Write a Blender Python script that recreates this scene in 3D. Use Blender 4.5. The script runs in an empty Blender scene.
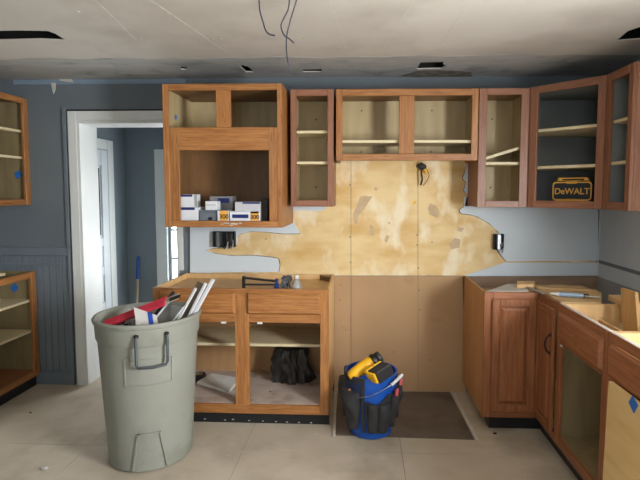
import bpy, bmesh, math, random
from mathutils import Vector, Matrix
from mathutils.geometry import tessellate_polygon
random.seed(7)
scene = bpy.context.scene
COL = scene.collection
R = math.radians

# ------------------------------------------------------------------ camera
F, CX, CY = 480.0, 342.7, 225.6                    # focal length and optical axis, in pixels of a 640x480 frame
YAW, PITCH, ROLL = R(2.3), R(4.0), R(0.15)
EYE = Vector((0, 0, 1.49))
fwd = Vector((-math.sin(YAW)*math.cos(PITCH), math.cos(YAW)*math.cos(PITCH), -math.sin(PITCH)))
_r = fwd.cross(Vector((0, 0, 1))).normalized(); _u = _r.cross(fwd)
right = _r*math.cos(ROLL) + _u*math.sin(ROLL); up = _u*math.cos(ROLL) - _r*math.sin(ROLL)
cam = bpy.data.cameras.new('camera'); camo = bpy.data.objects.new('camera', cam); COL.objects.link(camo)
m = Matrix((right, up, -fwd)).transposed().to_4x4(); m.translation = EYE; camo.matrix_world = m
cam.sensor_fit = 'HORIZONTAL'; cam.sensor_width = 36; cam.lens = F/640*36
cam.shift_x = (320-CX)/640; cam.shift_y = (CY-240)/640
cam.clip_start = 0.05; scene.camera = camo

def ray(x, y): return fwd + right*((x-CX)/F) + up*((CY-y)/F)
def onY(x, y, Y): d = ray(x, y); return EYE + d*(Y/d.y)
def onX(x, y, X): d = ray(x, y); return EYE + d*(X/d.x)
def onZ(x, y, Z): d = ray(x, y); return EYE + d*((Z-EYE.z)/d.z)

# ------------------------------------------------------------------ daylight and exposure
vs = scene.view_settings
vs.view_transform = 'Standard'; vs.look = 'None'; vs.gamma = 1; vs.use_curve_mapping = False; vs.exposure = 0.12
w = bpy.data.worlds.new('sky'); scene.world = w; w.use_nodes = True
w.node_tree.nodes['Background'].inputs[0].default_value = (0.94, 0.97, 1.0, 1)
w.node_tree.nodes['Background'].inputs[1].default_value = 7.0
scene.cycles.use_denoising = True
scene.cycles.max_bounces = 8
scene.cycles.sample_clamp_indirect = 6

def window_light(name, loc, rot, sx, sy, watts, col):
    l = bpy.data.lights.new(name, 'AREA'); l.shape = 'RECTANGLE'; l.size = sx; l.size_y = sy; l.energy = watts; l.color = col
    o = bpy.data.objects.new(name, l); COL.objects.link(o); o.location = loc; o.rotation_euler = rot
    return o
XL, XR, YF, YB, ZC = -2.84, 1.715, -1.7, 3.54, 2.32         # room shell
WIN_R = (0.45, 1.20, 1.0, 1.78)                            # window over the sink in the right wall: y0 y1 z0 z1
WIN_F = (-0.9, 0.1, 1.0, 2.0)                             # window behind the camera: x0 x1 z0 z1
window_light('daylight_right', (XR+0.04, (WIN_R[0]+WIN_R[1])/2, (WIN_R[2]+WIN_R[3])/2), (0, R(90), 0), WIN_R[3]-WIN_R[2], WIN_R[1]-WIN_R[0], 140, (0.96, 0.98, 1.0))

# ------------------------------------------------------------------ materials
def lin(c): return tuple(((v/255)/12.92 if v/255 <= 0.04045 else ((v/255+0.055)/1.055)**2.4) for v in c) + (1,)
MATS = {}
def mat(name, c1, c2=None, scale=6, stretch=(1, 1, 1), rough=0.6, bump=0.0, bscale=None, contrast=(0.3, 0.7), metal=0, c3=None, s3=3, t3=(0.55, 0.65), rnd=0.0, spec=0.5, detail=5, st3=(1, 1, 1)):
    if name in MATS: return MATS[name]
    M = bpy.data.materials.new(name); M.use_nodes = True; nt = M.node_tree; N, L = nt.nodes, nt.links
    b = N['Principled BSDF']; b.inputs['Roughness'].default_value = rough; b.inputs['Metallic'].default_value = metal
    b.inputs['Specular IOR Level'].default_value = spec
    tc = N.new('ShaderNodeTexCoord')
    def noise(sc, st, det=detail):
        mp = N.new('ShaderNodeMapping'); mp.inputs['Scale'].default_value = st; L.new(tc.outputs['Object'], mp.inputs['Vector'])
        n = N.new('ShaderNodeTexNoise'); n.inputs['Scale'].default_value = sc; n.inputs['Detail'].default_value = det
        if rnd:
            oi = N.new('ShaderNodeObjectInfo'); mu = N.new('ShaderNodeVectorMath'); mu.operation = 'ADD'
            cx = N.new('ShaderNodeMath'); cx.operation = 'MULTIPLY'; cx.inputs[1].default_value = 37.0
            L.new(oi.outputs['Random'], cx.inputs[0]); L.new(mp.outputs[0], mu.inputs[0]); L.new(cx.outputs[0], mu.inputs[1]); L.new(mu.outputs[0], n.inputs['Vector'])
        else: L.new(mp.outputs[0], n.inputs['Vector'])
        return n
    def ramp(src, lo, hi):
        r = N.new('ShaderNodeMapRange'); r.inputs[1].default_value = lo; r.inputs[2].default_value = hi; L.new(src, r.inputs[0]); return r.outputs[0]
    def mix(fac, a, bb):
        x = N.new('ShaderNodeMix'); x.data_type = 'RGBA'
        if isinstance(fac, float): x.inputs[0].default_value = fac
        else: L.new(fac, x.inputs[0])
        for i, v in ((6, a), (7, bb)):
            if isinstance(v, tuple): x.inputs[i].default_value = v
            else: L.new(v, x.inputs[i])
        return x.outputs[2]
    col = lin(c1)
    n1 = None
    if c2:
        n1 = noise(scale, stretch); col = mix(ramp(n1.outputs[0], *contrast), lin(c1), lin(c2))
    if c3:
        n3 = noise(s3, st3); col = mix(ramp(n3.outputs[0], *t3), col, lin(c3))
    if rnd:
        oi = N.new('ShaderNodeObjectInfo'); hv = N.new('ShaderNodeHueSaturation')
        r = N.new('ShaderNodeMapRange'); r.inputs[3].default_value = 1-rnd; r.inputs[4].default_value = 1+rnd; L.new(oi.outputs['Random'], r.inputs[0])
        L.new(r.outputs[0], hv.inputs['Value'])
        if isinstance(col, tuple): hv.inputs['Color'].default_value = col
        else: L.new(col, hv.inputs['Color'])
        col = hv.outputs[0]
    if isinstance(col, tuple): b.inputs['Base Color'].default_value = col
    else: L.new(col, b.inputs['Base Color'])
    if bump:
        bn = noise(bscale or scale, stretch if not bscale else (1, 1, 1)); bp = N.new('ShaderNodeBump'); bp.inputs['Strength'].default_value = bump; bp.inputs['Distance'].default_value = 0.004
        L.new(bn.outputs[0], bp.inputs['Height']); L.new(bp.outputs[0], b.inputs['Normal'])
    MATS[name] = M; return M

GR = {'Z': (24, 24, 1.1), 'X': (1.1, 24, 24), 'Y': (24, 1.1, 24), 'H': (1.4, 1.4, 24)}
def oak(tone, ax):
    c = {'golden': ((148, 94, 48), (174, 120, 68), (110, 66, 34)), 'brown': ((130, 86, 62), (150, 102, 76), (112, 72, 52)), 'red': ((134, 82, 50), (156, 100, 64), (116, 68, 42))}[tone]
    return mat('oak_%s_%s' % (tone, ax), c[0], c[1], 4.0, GR[ax], 0.42, 0.15, contrast=(0.36, 0.62), c3=c[2], s3=9, st3=GR[ax], t3=(0.56, 0.7), rnd=0.07, detail=8)
M_MAPLE = mat('maple_interior', (172, 152, 110), (190, 172, 132), 3, (6, 6, 0.8), 0.5, rnd=0.03)
M_SHELF = mat('shelf_maple', (212, 196, 156), (226, 212, 176), 3, (0.8, 6, 6), 0.5, rnd=0.02)
M_BROWNINT = mat('brown_interior', (112, 80, 48), (136, 100, 62), 3, (5, 5, 0.8), 0.5)
M_OLIVE = mat('olive_interior', (120, 106, 76), (142, 128, 94), 3, (5, 5, 0.8), 0.55)
M_BLACK = mat('black_toe', (18, 20, 24), (30, 32, 36), 8, rough=0.5, c3=(170, 170, 165), s3=22, t3=(0.74, 0.78))
M_WALLBLUE = mat('blue_grey_paint', (101, 110, 116), (109, 118, 124), 2.5, rough=0.7, bump=0.05, bscale=60)
M_HALL = mat('brightened_hall_paint', (118, 130, 137), (126, 138, 145), 2.5, rough=0.7)  # blue-grey lightened to make up for weak light in the hall
M_WAIN = mat('wainscot_paint', (104, 114, 123), (112, 122, 131), 4, rough=0.6)
M_CEIL = mat('ceiling_paint', (196, 190, 180), (208, 203, 194), 1.6, rough=0.75, c3=(176, 168, 156), s3=2.2, t3=(0.5, 0.8), bump=0.06, bscale=40)
M_CEILBARE = mat('ceiling_bare_strip', (166, 166, 163), (184, 183, 179), 3, (1, 5, 1), rough=0.8, c3=(142, 143, 143), s3=5, t3=(0.55, 0.7))
M_FLOOR = mat('underlayment', (178, 166, 147), (192, 181, 163), 5, rough=0.8, c3=(152, 139, 120), s3=2.3, t3=(0.5, 0.72), bump=0.08, bscale=90, detail=8)
M_SEAM = mat('floor_seam', (82, 76, 68), rough=0.9)
M_DRY = mat('painted_drywall', (208, 218, 225), (217, 226, 232), 3, rough=0.7)
M_EDGESHADOW = mat('drywall_edge_shadow', (92, 80, 68), (150, 138, 122), 30, rough=0.9)  # brown for the shadow lines drawn along torn drywall
M_WALLR = mat('hazed_right_wall_paint', (194, 200, 206), (203, 209, 214), 3, rough=0.7)  # wall colour raised to carry the pale glare veil on this side
M_PLY = mat('glue_stained_plywood', (232, 206, 152), (214, 174, 108), 3.2, (1.0, 1, 2.6), 0.6, 0.1, contrast=(0.38, 0.66), c3=(240, 226, 194), s3=4.2, st3=(1.6, 1, 1), t3=(0.52, 0.68), detail=7)
M_TAN = mat('tan_gypsum_paper', (176, 142, 104), (188, 154, 116), 2, rough=0.8, c3=(160, 126, 90), s3=4, t3=(0.6, 0.75))
M_STRIP = mat('bare_brown_strip', (136, 112, 92), (156, 132, 108), 4, (1, 1, 4), rough=0.8)
M_WHITE = mat('white_trim_paint', (214, 218, 216), (222, 225, 222), 4, rough=0.5)
M_DOORWHITE = mat('white_door_paint', (206, 214, 218), (214, 221, 224), 4, rough=0.45)
M_TAPE = mat('blue_tape', (28, 96, 176), (36, 110, 190), 12, rough=0.6)
M_GREYLINE = mat('grey_gap', (66, 70, 76), rough=0.9); M_LEDGE = mat('grey_ledge', (118, 122, 128), rough=0.9)
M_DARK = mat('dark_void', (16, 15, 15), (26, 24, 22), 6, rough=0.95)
M_PLASTER = mat('plaster_scrap', (206, 204, 198), (186, 182, 172), 14, rough=0.9)
M_METAL = mat('steel', (150, 154, 158), (176, 178, 180), 10, rough=0.35, metal=0.9)
M_DKMETAL = mat('dark_iron', (44, 40, 38), (58, 54, 50), 10, rough=0.4, metal=0.6)

# ------------------------------------------------------------------ geometry helpers
class Fr:                                              # a frame: origin, across, up, out of the face
    def __init__(s, o, u, n, v=(0, 0, 1)): s.o, s.u, s.v, s.n = Vector(o), Vector(u).normalized(), Vector(v).normalized(), Vector(n).normalized()
    def p(s, u, v, n): return s.o + s.u*u + s.v*v + s.n*n
WORLD = Fr((0, 0, 0), (1, 0, 0), (0, 1, 0))            # u = X, v = Z, n = Y
def hexa(bm, P):
    vv = [bm.verts.new(p) for p in P]
    for f in ((0, 1, 2, 3), (4, 5, 6, 7), (0, 1, 5, 4), (1, 2, 6, 5), (2, 3, 7, 6), (3, 0, 4, 7)): bm.faces.new([vv[i] for i in f])
def fbox(bm, fr, u0, u1, v0, v1, n0, n1, inset=0.0):   # inset > 0 shrinks the n1 face: a chamfered panel
    i = inset
    hexa(bm, [fr.p(u0, v0, n0), fr.p(u1, v0, n0), fr.p(u1, v1, n0), fr.p(u0, v1, n0), fr.p(u0+i, v0+i, n1), fr.p(u1-i, v0+i, n1), fr.p(u1-i, v1-i, n1), fr.p(u0+i, v1-i, n1)])
def box(bm, x0, x1, y0, y1, z0, z1): fbox(bm, WORLD, x0, x1, z0, z1, y0, y1)
def prism(bm, loops, fr, n0, n1):                      # outline (u, v) loops, the first outer, the rest holes, extruded along n
    pts = [q for lp in loops for q in lp]
    tris = tessellate_polygon([[Vector((a, b, 0)) for a, b in lp] for lp in loops])
    A = [bm.verts.new(fr.p(a, b, n0)) for a, b in pts]; B = [bm.verts.new(fr.p(a, b, n1)) for a, b in pts]
    for t in tris:
        for S in (A, B):
            try: bm.faces.new([S[i] for i in t])
            except ValueError: pass
    k = 0
    for lp in loops:
        n = len(lp)
        for i in range(n):
            a, b = k+i, k+(i+1) % n
            bm.faces.new([A[a], A[b], B[b], B[a]])
        k += n
def tube(bm, pts, r, n=8, flat=1.0):
    pts = [Vector(p) for p in pts]; rs = r if isinstance(r, (list, tuple)) else [r]*len(pts)
    t0 = (pts[1]-pts[0]).normalized(); a = t0.orthogonal().normalized(); rings = []
    for i, p in enumerate(pts):
        t = (pts[min(i+1, len(pts)-1)]-pts[max(i-1, 0)]).normalized()
        a = (a - t*a.dot(t)).normalized(); b = t.cross(a)
        rings.append([bm.verts.new(p + (a*math.cos(2*math.pi*k/n) + b*flat*math.sin(2*math.pi*k/n))*rs[i]) for k in range(n)])
    for q in range(len(rings)-1):
        for k in range(n): bm.faces.new([rings[q][k], rings[q][(k+1) % n], rings[q+1][(k+1) % n], rings[q+1][k]])
    bm.faces.new(rings[0]); bm.faces.new(rings[-1])
def smoothpts(pts, n=6):                               # Catmull-Rom
    P = [Vector(p) for p in pts]; P = [P[0]*2-P[1]] + P + [P[-1]*2-P[-2]]; out = []
    for i in range(1, len(P)-2):
        for k in range(n):
            t = k/n; a, b, c, d = P[i-1:i+3]
            out.append(0.5*((2*b) + (c-a)*t + (2*a-5*b+4*c-d)*t*t + (3*b-a-3*c+d)*t**3))
    return out + [P[-2]]
def lathe(bm, prof, c=(0, 0, 0), n=40, closed=True):
    c = Vector(c); rings = []
    for r, z in prof: rings.append([bm.verts.new(c+Vector((r*math.cos(2*math.pi*k/n), r*math.sin(2*math.pi*k/n), z))) for k in range(n)])
    for q in range(len(rings)-1):
        for k in range(n): bm.faces.new([rings[q][k], rings[q][(k+1) % n], rings[q+1][(k+1) % n], rings[q+1][k]])
    if closed: bm.faces.new(rings[0]); bm.faces.new(rings[-1])
def rock(bm, c, rx, ry, rz, seed, sub=1):
    rr = random.Random(seed); g = bmesh.ops.create_icosphere(bm, subdivisions=sub, radius=1)
    for v in g['verts']:
        k = 0.75+0.5*rr.random(); v.co = Vector((v.co.x*rx*k, v.co.y*ry*k, max(-rz, v.co.z*rz*k))) + Vector(c)

def wloc(o):
    p = Vector((0, 0, 0))
    while o: p += o.location; o = o.parent
    return p
def make(name, fn, material, parent=None, bevel=0.0, smooth=None, seg=1, base=None):
    bm = bmesh.new(); fn(bm)
    bmesh.ops.recalc_face_normals(bm, faces=bm.faces)
    if base is not None: off = Vector(base)
    elif parent is not None: off = wloc(parent)
    else: off = None
    if off is None:
        xs = [v.co for v in bm.verts]; off = Vector(((min(c.x for c in xs)+max(c.x for c in xs))/2, (min(c.y for c in xs)+max(c.y for c in xs))/2, min(c.z for c in xs)))
    bmesh.ops.translate(bm, verts=bm.verts, vec=-off)
    me = bpy.data.meshes.new(name); bm.to_mesh(me); bm.free(); me.materials.append(material)
    if smooth:
        me.shade_smooth(); me.set_sharp_from_angle(angle=R(smooth))
    o = bpy.data.objects.new(name, me); COL.objects.link(o)
    if parent is None: o.location = off
    else: o.parent = parent
    if bevel:
        b = o.modifiers.new('bevel', 'BEVEL'); b.width = bevel; b.segments = seg; b.limit_method = 'ANGLE'; b.angle_limit = R(40)
    return o
def tag(o, label, cat, group=None):
    o['label'] = label; o['category'] = cat
    if group: o['group'] = group
    return o
def thing(name, loc, label, cat, group=None):
    o = bpy.data.objects.new(name, None); o.empty_display_size = 0.05; COL.objects.link(o); o.location = loc
    return tag(o, label, cat, group)
def struct(o, label=None):
    o['kind'] = 'structure'
    if label: o['label'] = label
    return o
def sgroup(name, loc, label=None):
    o = bpy.data.objects.new(name, None); o.empty_display_size = 0.05; COL.objects.link(o); o.location = loc
    return struct(o, label)
def letters(name, text, size, material, parent, offset=0.0, extrude=0.0006, spacing=1.0):
    cu = bpy.data.curves.new(name, 'FONT'); cu.body = text; cu.size = size; cu.extrude = extrude; cu.offset = offset; cu.align_x = 'CENTER'; cu.align_y = 'CENTER'; cu.space_character = spacing
    t = bpy.data.objects.new(name, cu); COL.objects.link(t); bpy.context.view_layer.update()
    me = bpy.data.meshes.new_from_object(t.evaluated_get(bpy.context.evaluated_depsgraph_get())); bpy.data.objects.remove(t)
    me.materials.clear(); me.materials.append(material); o = bpy.data.objects.new(name, me); COL.objects.link(o); o.parent = parent
    return o
def tape(parent, fr, u, v, w_, h_, rot, n=0.0012):
    def f(bm):
        c, s = math.cos(rot), math.sin(rot); q = [(-w_/2, -h_/2), (w_/2, -h_/2*0.8), (w_/2*0.9, h_/2), (-w_/2, h_/2*0.9)]
        prism(bm, [[(u+a*c-b*s, v+a*s+b*c) for a, b in q]], fr, n*0.1, n)
    o = make('tape_piece', f, M_TAPE, parent); o['label'] = 'torn piece of blue masking tape'; return o

# ================================================================== room shell
floor = make('floor', lambda bm: box(bm, XL, XR, YF, YB+0.23, -0.06, -0.003), M_SEAM); struct(floor, 'worn greyish beige subfloor of square sheets with thin seams')
xs = [XL, -2.51, -1.595, -0.68, 0.235, 1.15, XR]; ys = [YF, -1.0, -0.08, 0.835, 1.75, 2.665, YB+0.21]
for i in range(len(xs)-1):
    for j in range(len(ys)-1):
        make('floor_sheet', lambda bm: box(bm, xs[i]+0.0012, xs[i+1]-0.0012, ys[j]+0.0012, ys[j+1]-0.0012, -0.003, 0.0), M_FLOOR, floor)
DX0, DX1, DZ = -2.12, -1.374, 2.015                     # doorway
def f(bm):
    prism(bm, [[(XL-0.1, 0), (DX0, 0), (DX0, DZ), (DX1, DZ), (DX1, 0), (XR+0.1, 0), (XR+0.1, ZC), (XL-0.1, ZC)]], WORLD, YB, YB+0.21)
wall_back = struct(make('wall_back', f, M_WALLBLUE), 'blue-grey painted back wall with a doorway')
wall_left = struct(make('wall_left', lambda bm: box(bm, XL-0.1, XL, YF, YB, 0, ZC), M_WALLBLUE), 'blue-grey painted wall behind the left cabinets')
RY = Fr((XR, 0, 0), (0, 1, 0), (1, 0, 0))
def f(bm):
    prism(bm, [[(YF-0.1, 0), (YB, 0), (YB, ZC), (YF-0.1, ZC)], [(WIN_R[0], WIN_R[2]), (WIN_R[1], WIN_R[2]), (WIN_R[1], WIN_R[3]), (WIN_R[0], WIN_R[3])]], RY, 0, 0.1)
wall_right = struct(make('wall_right', f, M_WALLR), 'pale grey wall above the right counter')
def f(bm):
    prism(bm, [[(XL-0.1, 0), (XR, 0), (XR, ZC), (XL-0.1, ZC)], [(WIN_F[0], WIN_F[2]), (WIN_F[1], WIN_F[2]), (WIN_F[1], WIN_F[3]), (WIN_F[0], WIN_F[3])]], WORLD, YF-0.1, YF)
wall_front = struct(make('wall_front', f, M_WALLBLUE), 'wall behind the viewer')
# windows that the daylight comes through
def winframe(name, fr, a0, a1, z0, z1, label):
    g = sgroup(name, fr.p((a0+a1)/2, z0, 0), label)
    def f(bm):
        for q in ((a0-0.08, a1+0.08, z0-0.08, z0), (a0-0.08, a1+0.08, z1, z1+0.08), (a0-0.08, a0, z0, z1), (a1, a1+0.08, z0, z1)): fbox(bm, fr, *q, -0.018, 0)
    make('window_frame', f, M_WHITE, g, 0.002)
    make('mullion', lambda bm: fbox(bm, fr, (a0+a1)/2-0.02, (a0+a1)/2+0.02, z0, z1, -0.005, 0.03), M_WHITE, g)
winframe('window_1', RY, *WIN_R, 'window over the sink')
winframe('window_2', Fr((0, YF, 0), (1, 0, 0), (0, -1, 0)), *WIN_F, 'window behind the viewer')

# ceiling with its torn holes
UP = Fr((0, 0, ZC), (1, 0, 0), (0, 0, 1), (0, 1, 0))
def cz(pts): return [(onZ(x, y, ZC).x, onZ(x, y, ZC).y) for x, y in pts]
holes_px = [[(-12, 31), (20, 30.5), (48, 31), (56, 34), (66, 40.5), (40, 39.3), (10, 40), (-12, 40.5)],
            [(180.5, 66.5), (187, 67), (187, 69.6), (181, 69.2)],
            [(239, 65.3), (246, 65), (252, 69.5), (254, 71.8), (246, 71.8)],
            [(303, 69.3), (321.5, 69), (321.5, 71.8), (303, 71.9)],
            [(420.5, 62.2), (444.5, 61.6), (443, 64), (446.5, 65), (441, 68.5), (416.5, 69)],
            [(472, 71), (492, 72), (486, 76.8), (474, 76.4)],
            [(616, 41), (628, 31), (646, 25), (652, 38)]]
holes = [cz(h) for h in holes_px]
def f(bm):
    prism(bm, [[(XL-0.1, YF-0.1), (XR+0.1, YF-0.1), (XR+0.1, YB), (XL-0.1, YB)]] + holes, UP, 0, 0.006)
ceiling = struct(make('ceiling', f, M_CEIL), 'scuffed off-white ceiling board with torn holes')
for h in holes:
    x0, x1 = min(p[0] for p in h)-0.04, max(p[0] for p in h)+0.04; y0, y1 = min(p[1] for p in h)-0.04, min(YB-0.005, max(p[1] for p in h)+0.04)
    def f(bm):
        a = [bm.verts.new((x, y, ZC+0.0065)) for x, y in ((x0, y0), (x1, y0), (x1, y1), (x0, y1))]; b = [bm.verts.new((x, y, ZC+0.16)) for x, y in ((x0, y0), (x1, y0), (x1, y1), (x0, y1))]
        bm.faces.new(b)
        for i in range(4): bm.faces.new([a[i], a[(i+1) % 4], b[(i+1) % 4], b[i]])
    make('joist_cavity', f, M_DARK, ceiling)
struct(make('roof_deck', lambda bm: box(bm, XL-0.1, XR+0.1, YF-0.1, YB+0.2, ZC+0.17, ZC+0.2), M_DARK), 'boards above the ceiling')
def jag(x0, x1, y, amp, n, seed):
    rr = random.Random(seed); return [(x0+(x1-x0)*i/n, y+amp*(rr.random()-0.5)) for i in range(n+1)]
def inside(p, loop):
    c = False; n = len(loop)
    for i in range(n):
        (x1, y1), (x2, y2) = loop[i], loop[(i+1) % n]
        if (y1 > p[1]) != (y2 > p[1]) and p[0] < (x2-x1)*(p[1]-y1)/(y2-y1)+x1: c = not c
    return c
strip_holes = [h for h in holes[1:6]]
def f(bm):
    lp = jag(XL, XR, 3.01, 0.05, 30, 3) + [(XR, YB-0.004), (XL, YB-0.004)]
    hs = [h for h in strip_holes if max(p[1] for p in h) < YB-0.01]
    prism(bm, [lp]+hs, UP, -0.0015, -0.0002)
make('unpainted_ceiling_strip', f, M_CEILBARE, ceiling)['label'] = 'grey unpainted strip where a soffit hung'
def f(bm):
    prism(bm, [cz([(398, 76), (410, 73), (418, 70), (440, 69.5), (471, 71), (472, 76.2), (440, 77), (415, 76.8)])], UP, -0.004, -0.0016)
make('peeled_paper', f, mat('peeled_grey', (96, 92, 84), (150, 138, 122), 16, rough=0.9), ceiling)
for a, b, wd in (((150, 0), (246, 66), .012), ((95, 0), (136, 40), .008), ((330, 0), (352, 66), .006), ((414, 0), (374, 62), .005), ((470, 0), (440, 45), .004)):
    p, q = onZ(*a, ZC), onZ(*b, ZC); d = (q-p).normalized(); s = Vector((-d.y, d.x, 0))*wd/2
    make('joint_line', lambda bm: hexa(bm, [p-s, q-s, q+s, p+s] + [v+Vector((0, 0, -0.0008)) for v in (p-s, q-s, q+s, p+s)]), mat('joint_compound', (214, 210, 202), (190, 184, 174), 30, rough=0.8), ceiling)
for k, (x, y) in enumerate(((78, 12), (140, 38), (212, 39), (221, 39), (304, 38), (408, 65), (246, 73), (54, 75), (560, 30))):
    p = onZ(x, y, ZC); make('plaster_fleck', lambda bm: rock(bm, p, 0.012, 0.010, 0.004, k), M_PLASTER, ceiling)
# band of paint and scraps at the top of the wall
def f(bm):
    prism(bm, [jag(-2.6, -1.3, 2.283, 0.004, 16, 8) + [(-1.3, ZC-0.004), (-2.6, ZC-0.004)]], WORLD, YB-0.004, YB-0.0003)
make('tape_line', f, mat('lighter_blue', (120, 140, 158), (132, 150, 166), 8), wall_back)
def wz(pts, Y): return [(onY(x, y, Y).x, onY(x, y, Y).z) for x, y in pts]
for pts in (((51.5, 83), (56, 83), (55.6, 90), (53.8, 94), (52.6, 90)), ((60, 79.2), (72, 79.3), (74, 82.6), (60, 80.8))):
    make('plaster_scrap', lambda bm: prism(bm, [wz(pts, YB)], WORLD, YB-0.006, YB-0.0005), M_PLASTER, wall_back)

# ------------------------------------------------------------------ back wall sheets
def sheet(name, px, Y0, Y1, material, parent=wall_back, bevel=0):
    return make(name, lambda bm: prism(bm, [wz(px, Y0)], WORLD, Y0, Y1), material, parent, bevel)
PY = YB-0.008
for a, b in ((196, 350.8), (351.2, 417.8), (418.2, 596)):
    sheet('plywood_sheet', [(a, 156), (b, 156), (b, 275.6), (a, 275.6)], PY, YB-0.0004, M_PLY)
for a, b in ((329, 350.8), (351.2, 417.8), (418.2, 466)):
    sheet('gypsum_sheet', [(a, 276.2), (b, 276.2), (b, 397.5), (a, 397.5)], PY+0.001, YB-0.0004, M_TAN)
sheet('bare_wall_strip', [(463, 276.5), (598, 276.5), (598, 305), (463, 305)], PY+0.001, YB-0.0004, M_STRIP)
def C7(p): return [(190+x/4.267, 210+y/4.267) for x, y in p]
sheet('drywall_remnant', C7([(0, 60), (428, 58), (440, 36), (447, 62), (471, 100), (400, 101), (330, 94), (262, 91), (215, 102), (203, 112), (200, 148), (150, 158), (100, 163), (68, 172), (110, 186), (180, 195), (260, 194), (330, 200), (375, 207), (383, 235), (378, 264), (0, 268)]), PY-0.010, PY, M_DRY)['label'] = 'torn white drywall remnant'
C8 = lambda p: [(320+x/3.2, 150+y/3.2) for x, y in p]
sheet('drywall_remnant', C8([(890, 150), (462, 150), (460, 182), (446, 192), (452, 203), (478, 206), (505, 214), (540, 234), (571, 262), (561, 282), (558, 298), (570, 325), (595, 356), (890, 354)]), PY-0.010, PY, M_DRY)['label'] = 'torn pale drywall remnant'
sheet('drywall_remnant', C8([(890, 360), (592, 360), (530, 381), (478, 397), (460, 404), (890, 402)]), PY-0.010, PY, M_DRY)
sheet('drywall_remnant', C8([(472, 40), (464, 70), (456, 92), (468, 104), (460, 130), (470, 142), (463, 180), (490, 180), (490, 40)]), PY-0.010, PY, M_DRY)
sheet('drywall_remnant', [(291, 202), (328, 202), (325, 209.5), (318, 211.3), (306, 210.2), (292, 211)], PY-0.010, PY, M_DRY)
def torn(px):  # dark tube drawn as the shadow line beside a torn sheet
    P = [onY(x, y, PY-0.006) for x, y in px]; make('torn_edge_shadow', lambda bm: tube(bm, smoothpts(P, 3), 0.0042, 6), M_EDGESHADOW, wall_back)
torn(C7([(471, 100), (400, 101), (330, 94), (262, 91), (215, 102), (203, 112)])); torn(C7([(200, 148), (150, 158), (100, 163), (68, 172), (110, 186), (180, 195), (260, 194), (330, 200), (375, 207), (383, 235), (378, 264)]))
torn(C8([(460, 182), (446, 192), (452, 203), (478, 206), (505, 214), (540, 234), (571, 262), (561, 282), (558, 298), (570, 325), (595, 356)])); torn(C8([(472, 45), (464, 70), (456, 92), (468, 104), (460, 130), (470, 142), (463, 178)]))
for px in (C8([(128, 150), (140, 147), (168, 148), (160, 160), (140, 190), (122, 212), (118, 240), (108, 232), (106, 205), (118, 178)]), C8([(352, 170), (372, 178), (382, 198), (376, 218), (350, 206), (345, 186)]), C8([(430, 282), (450, 286), (446, 312), (420, 318), (414, 300)]), C8([(160, 240), (170, 244), (172, 276), (158, 270)]), C8([(440, 246), (462, 250), (452, 262), (440, 258)]), C8([(212, 272), (222, 276), (214, 298), (206, 290)]), C8([(176, 118), (186, 122), (180, 132), (172, 126)])):
    sheet('paper_residue', px, PY-0.0014, PY-0.0002, mat('beige_paper', (206, 182, 146), (192, 166, 130), 18, rough=0.9))
for k, (x, y) in enumerate(((350, 185), (350, 237), (350.5, 262), (417, 235), (417, 245), (418.5, 268), (266, 239), (341, 285), (419, 290), (420, 310), (340, 300), (346, 330), (389, 223), (432, 242), (430, 360), (340, 372), (394, 352))):
    p = onY(x, y, PY); make('nail_hole', lambda bm: rock(bm, p+Vector((0, -0.0005, 0)), 0.005, 0.0015, 0.005, k), M_GREYLINE, wall_back)
# right wall: gap line between sheets and a darker rail
p0, p1 = onX(601, 262, XR), onX(640, 276, XR)
make('gap_line', lambda bm: prism(bm, [[(YB-0.02, p0.z-0.012), (1.0, p0.z-0.012), (1.0, p0.z+0.012), (YB-0.02, p0.z+0.012)]], RY, -0.004, 0), M_LEDGE, wall_right)
make('bare_wall_strip', lambda bm: prism(bm, [[(YB-0.02, 0.70), (0.3, 0.70), (0.3, 0.885), (YB-0.02, 0.885)]], RY, -0.006, 0), mat('grey_bare', (150, 150, 152), (164, 162, 162), 4, rough=0.9), wall_right)
make('corner_bead', lambda bm: box(bm, XR-0.008, XR-0.001, PY-0.018, PY-0.0105, 0.89, 1.42), M_WHITE, wall_right)

# ------------------------------------------------------------------ wainscot and doorway trim
wx1 = -2.225
g = sgroup('trim_1', (-2.5, YB, 0), 'blue-grey beadboard wainscot beside the doorway')
zr = onY(50, 248, YB).z
n = 12; bw = (wx1-XL)/n
for i in range(n):
    make('bead_board', lambda bm: box(bm, XL+i*bw+0.002, XL+(i+1)*bw-0.002, YB-0.010, YB-0.0005, 0.10, zr-0.06), M_WAIN, g, 0.002)
make('chair_rail', lambda bm: box(bm, XL, wx1, YB-0.022, YB-0.0005, zr-0.058, zr+0.008), M_WAIN, g, 0.004)
make('lower_bead', lambda bm: box(bm, XL, wx1-0.05, YB-0.020, YB-0.010, zr-0.135, zr-0.115), M_WAIN, g, 0.003)
make('baseboard', lambda bm: box(bm, XL, wx1, YB-0.018, YB-0.0005, 0.0, 0.098), M_WAIN, g, 0.003)
make('corner_post', lambda bm: box(bm, wx1+0.001, -2.205, YB-0.026, YB-0.0005, 0.0, zr+0.01), M_WAIN, g, 0.003)
g = sgroup('trim_2', (-1.74, YB, 0), 'white painted doorway casing with outer grey strip')
make('outer_strip', lambda bm: box(bm, -2.232, -2.204, YB-0.016, YB-0.0005, zr+0.011, 2.11), M_WAIN, g, 0.002)
def f(bm):
    box(bm, -2.186, DX0, YB-0.024, YB-0.0005, 0, 2.083); box(bm, DX1, DX1+0.036, YB-0.024, YB-0.0005, 0.9, DZ)
make('side_casing', f, M_WHITE, g, 0.003)
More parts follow.
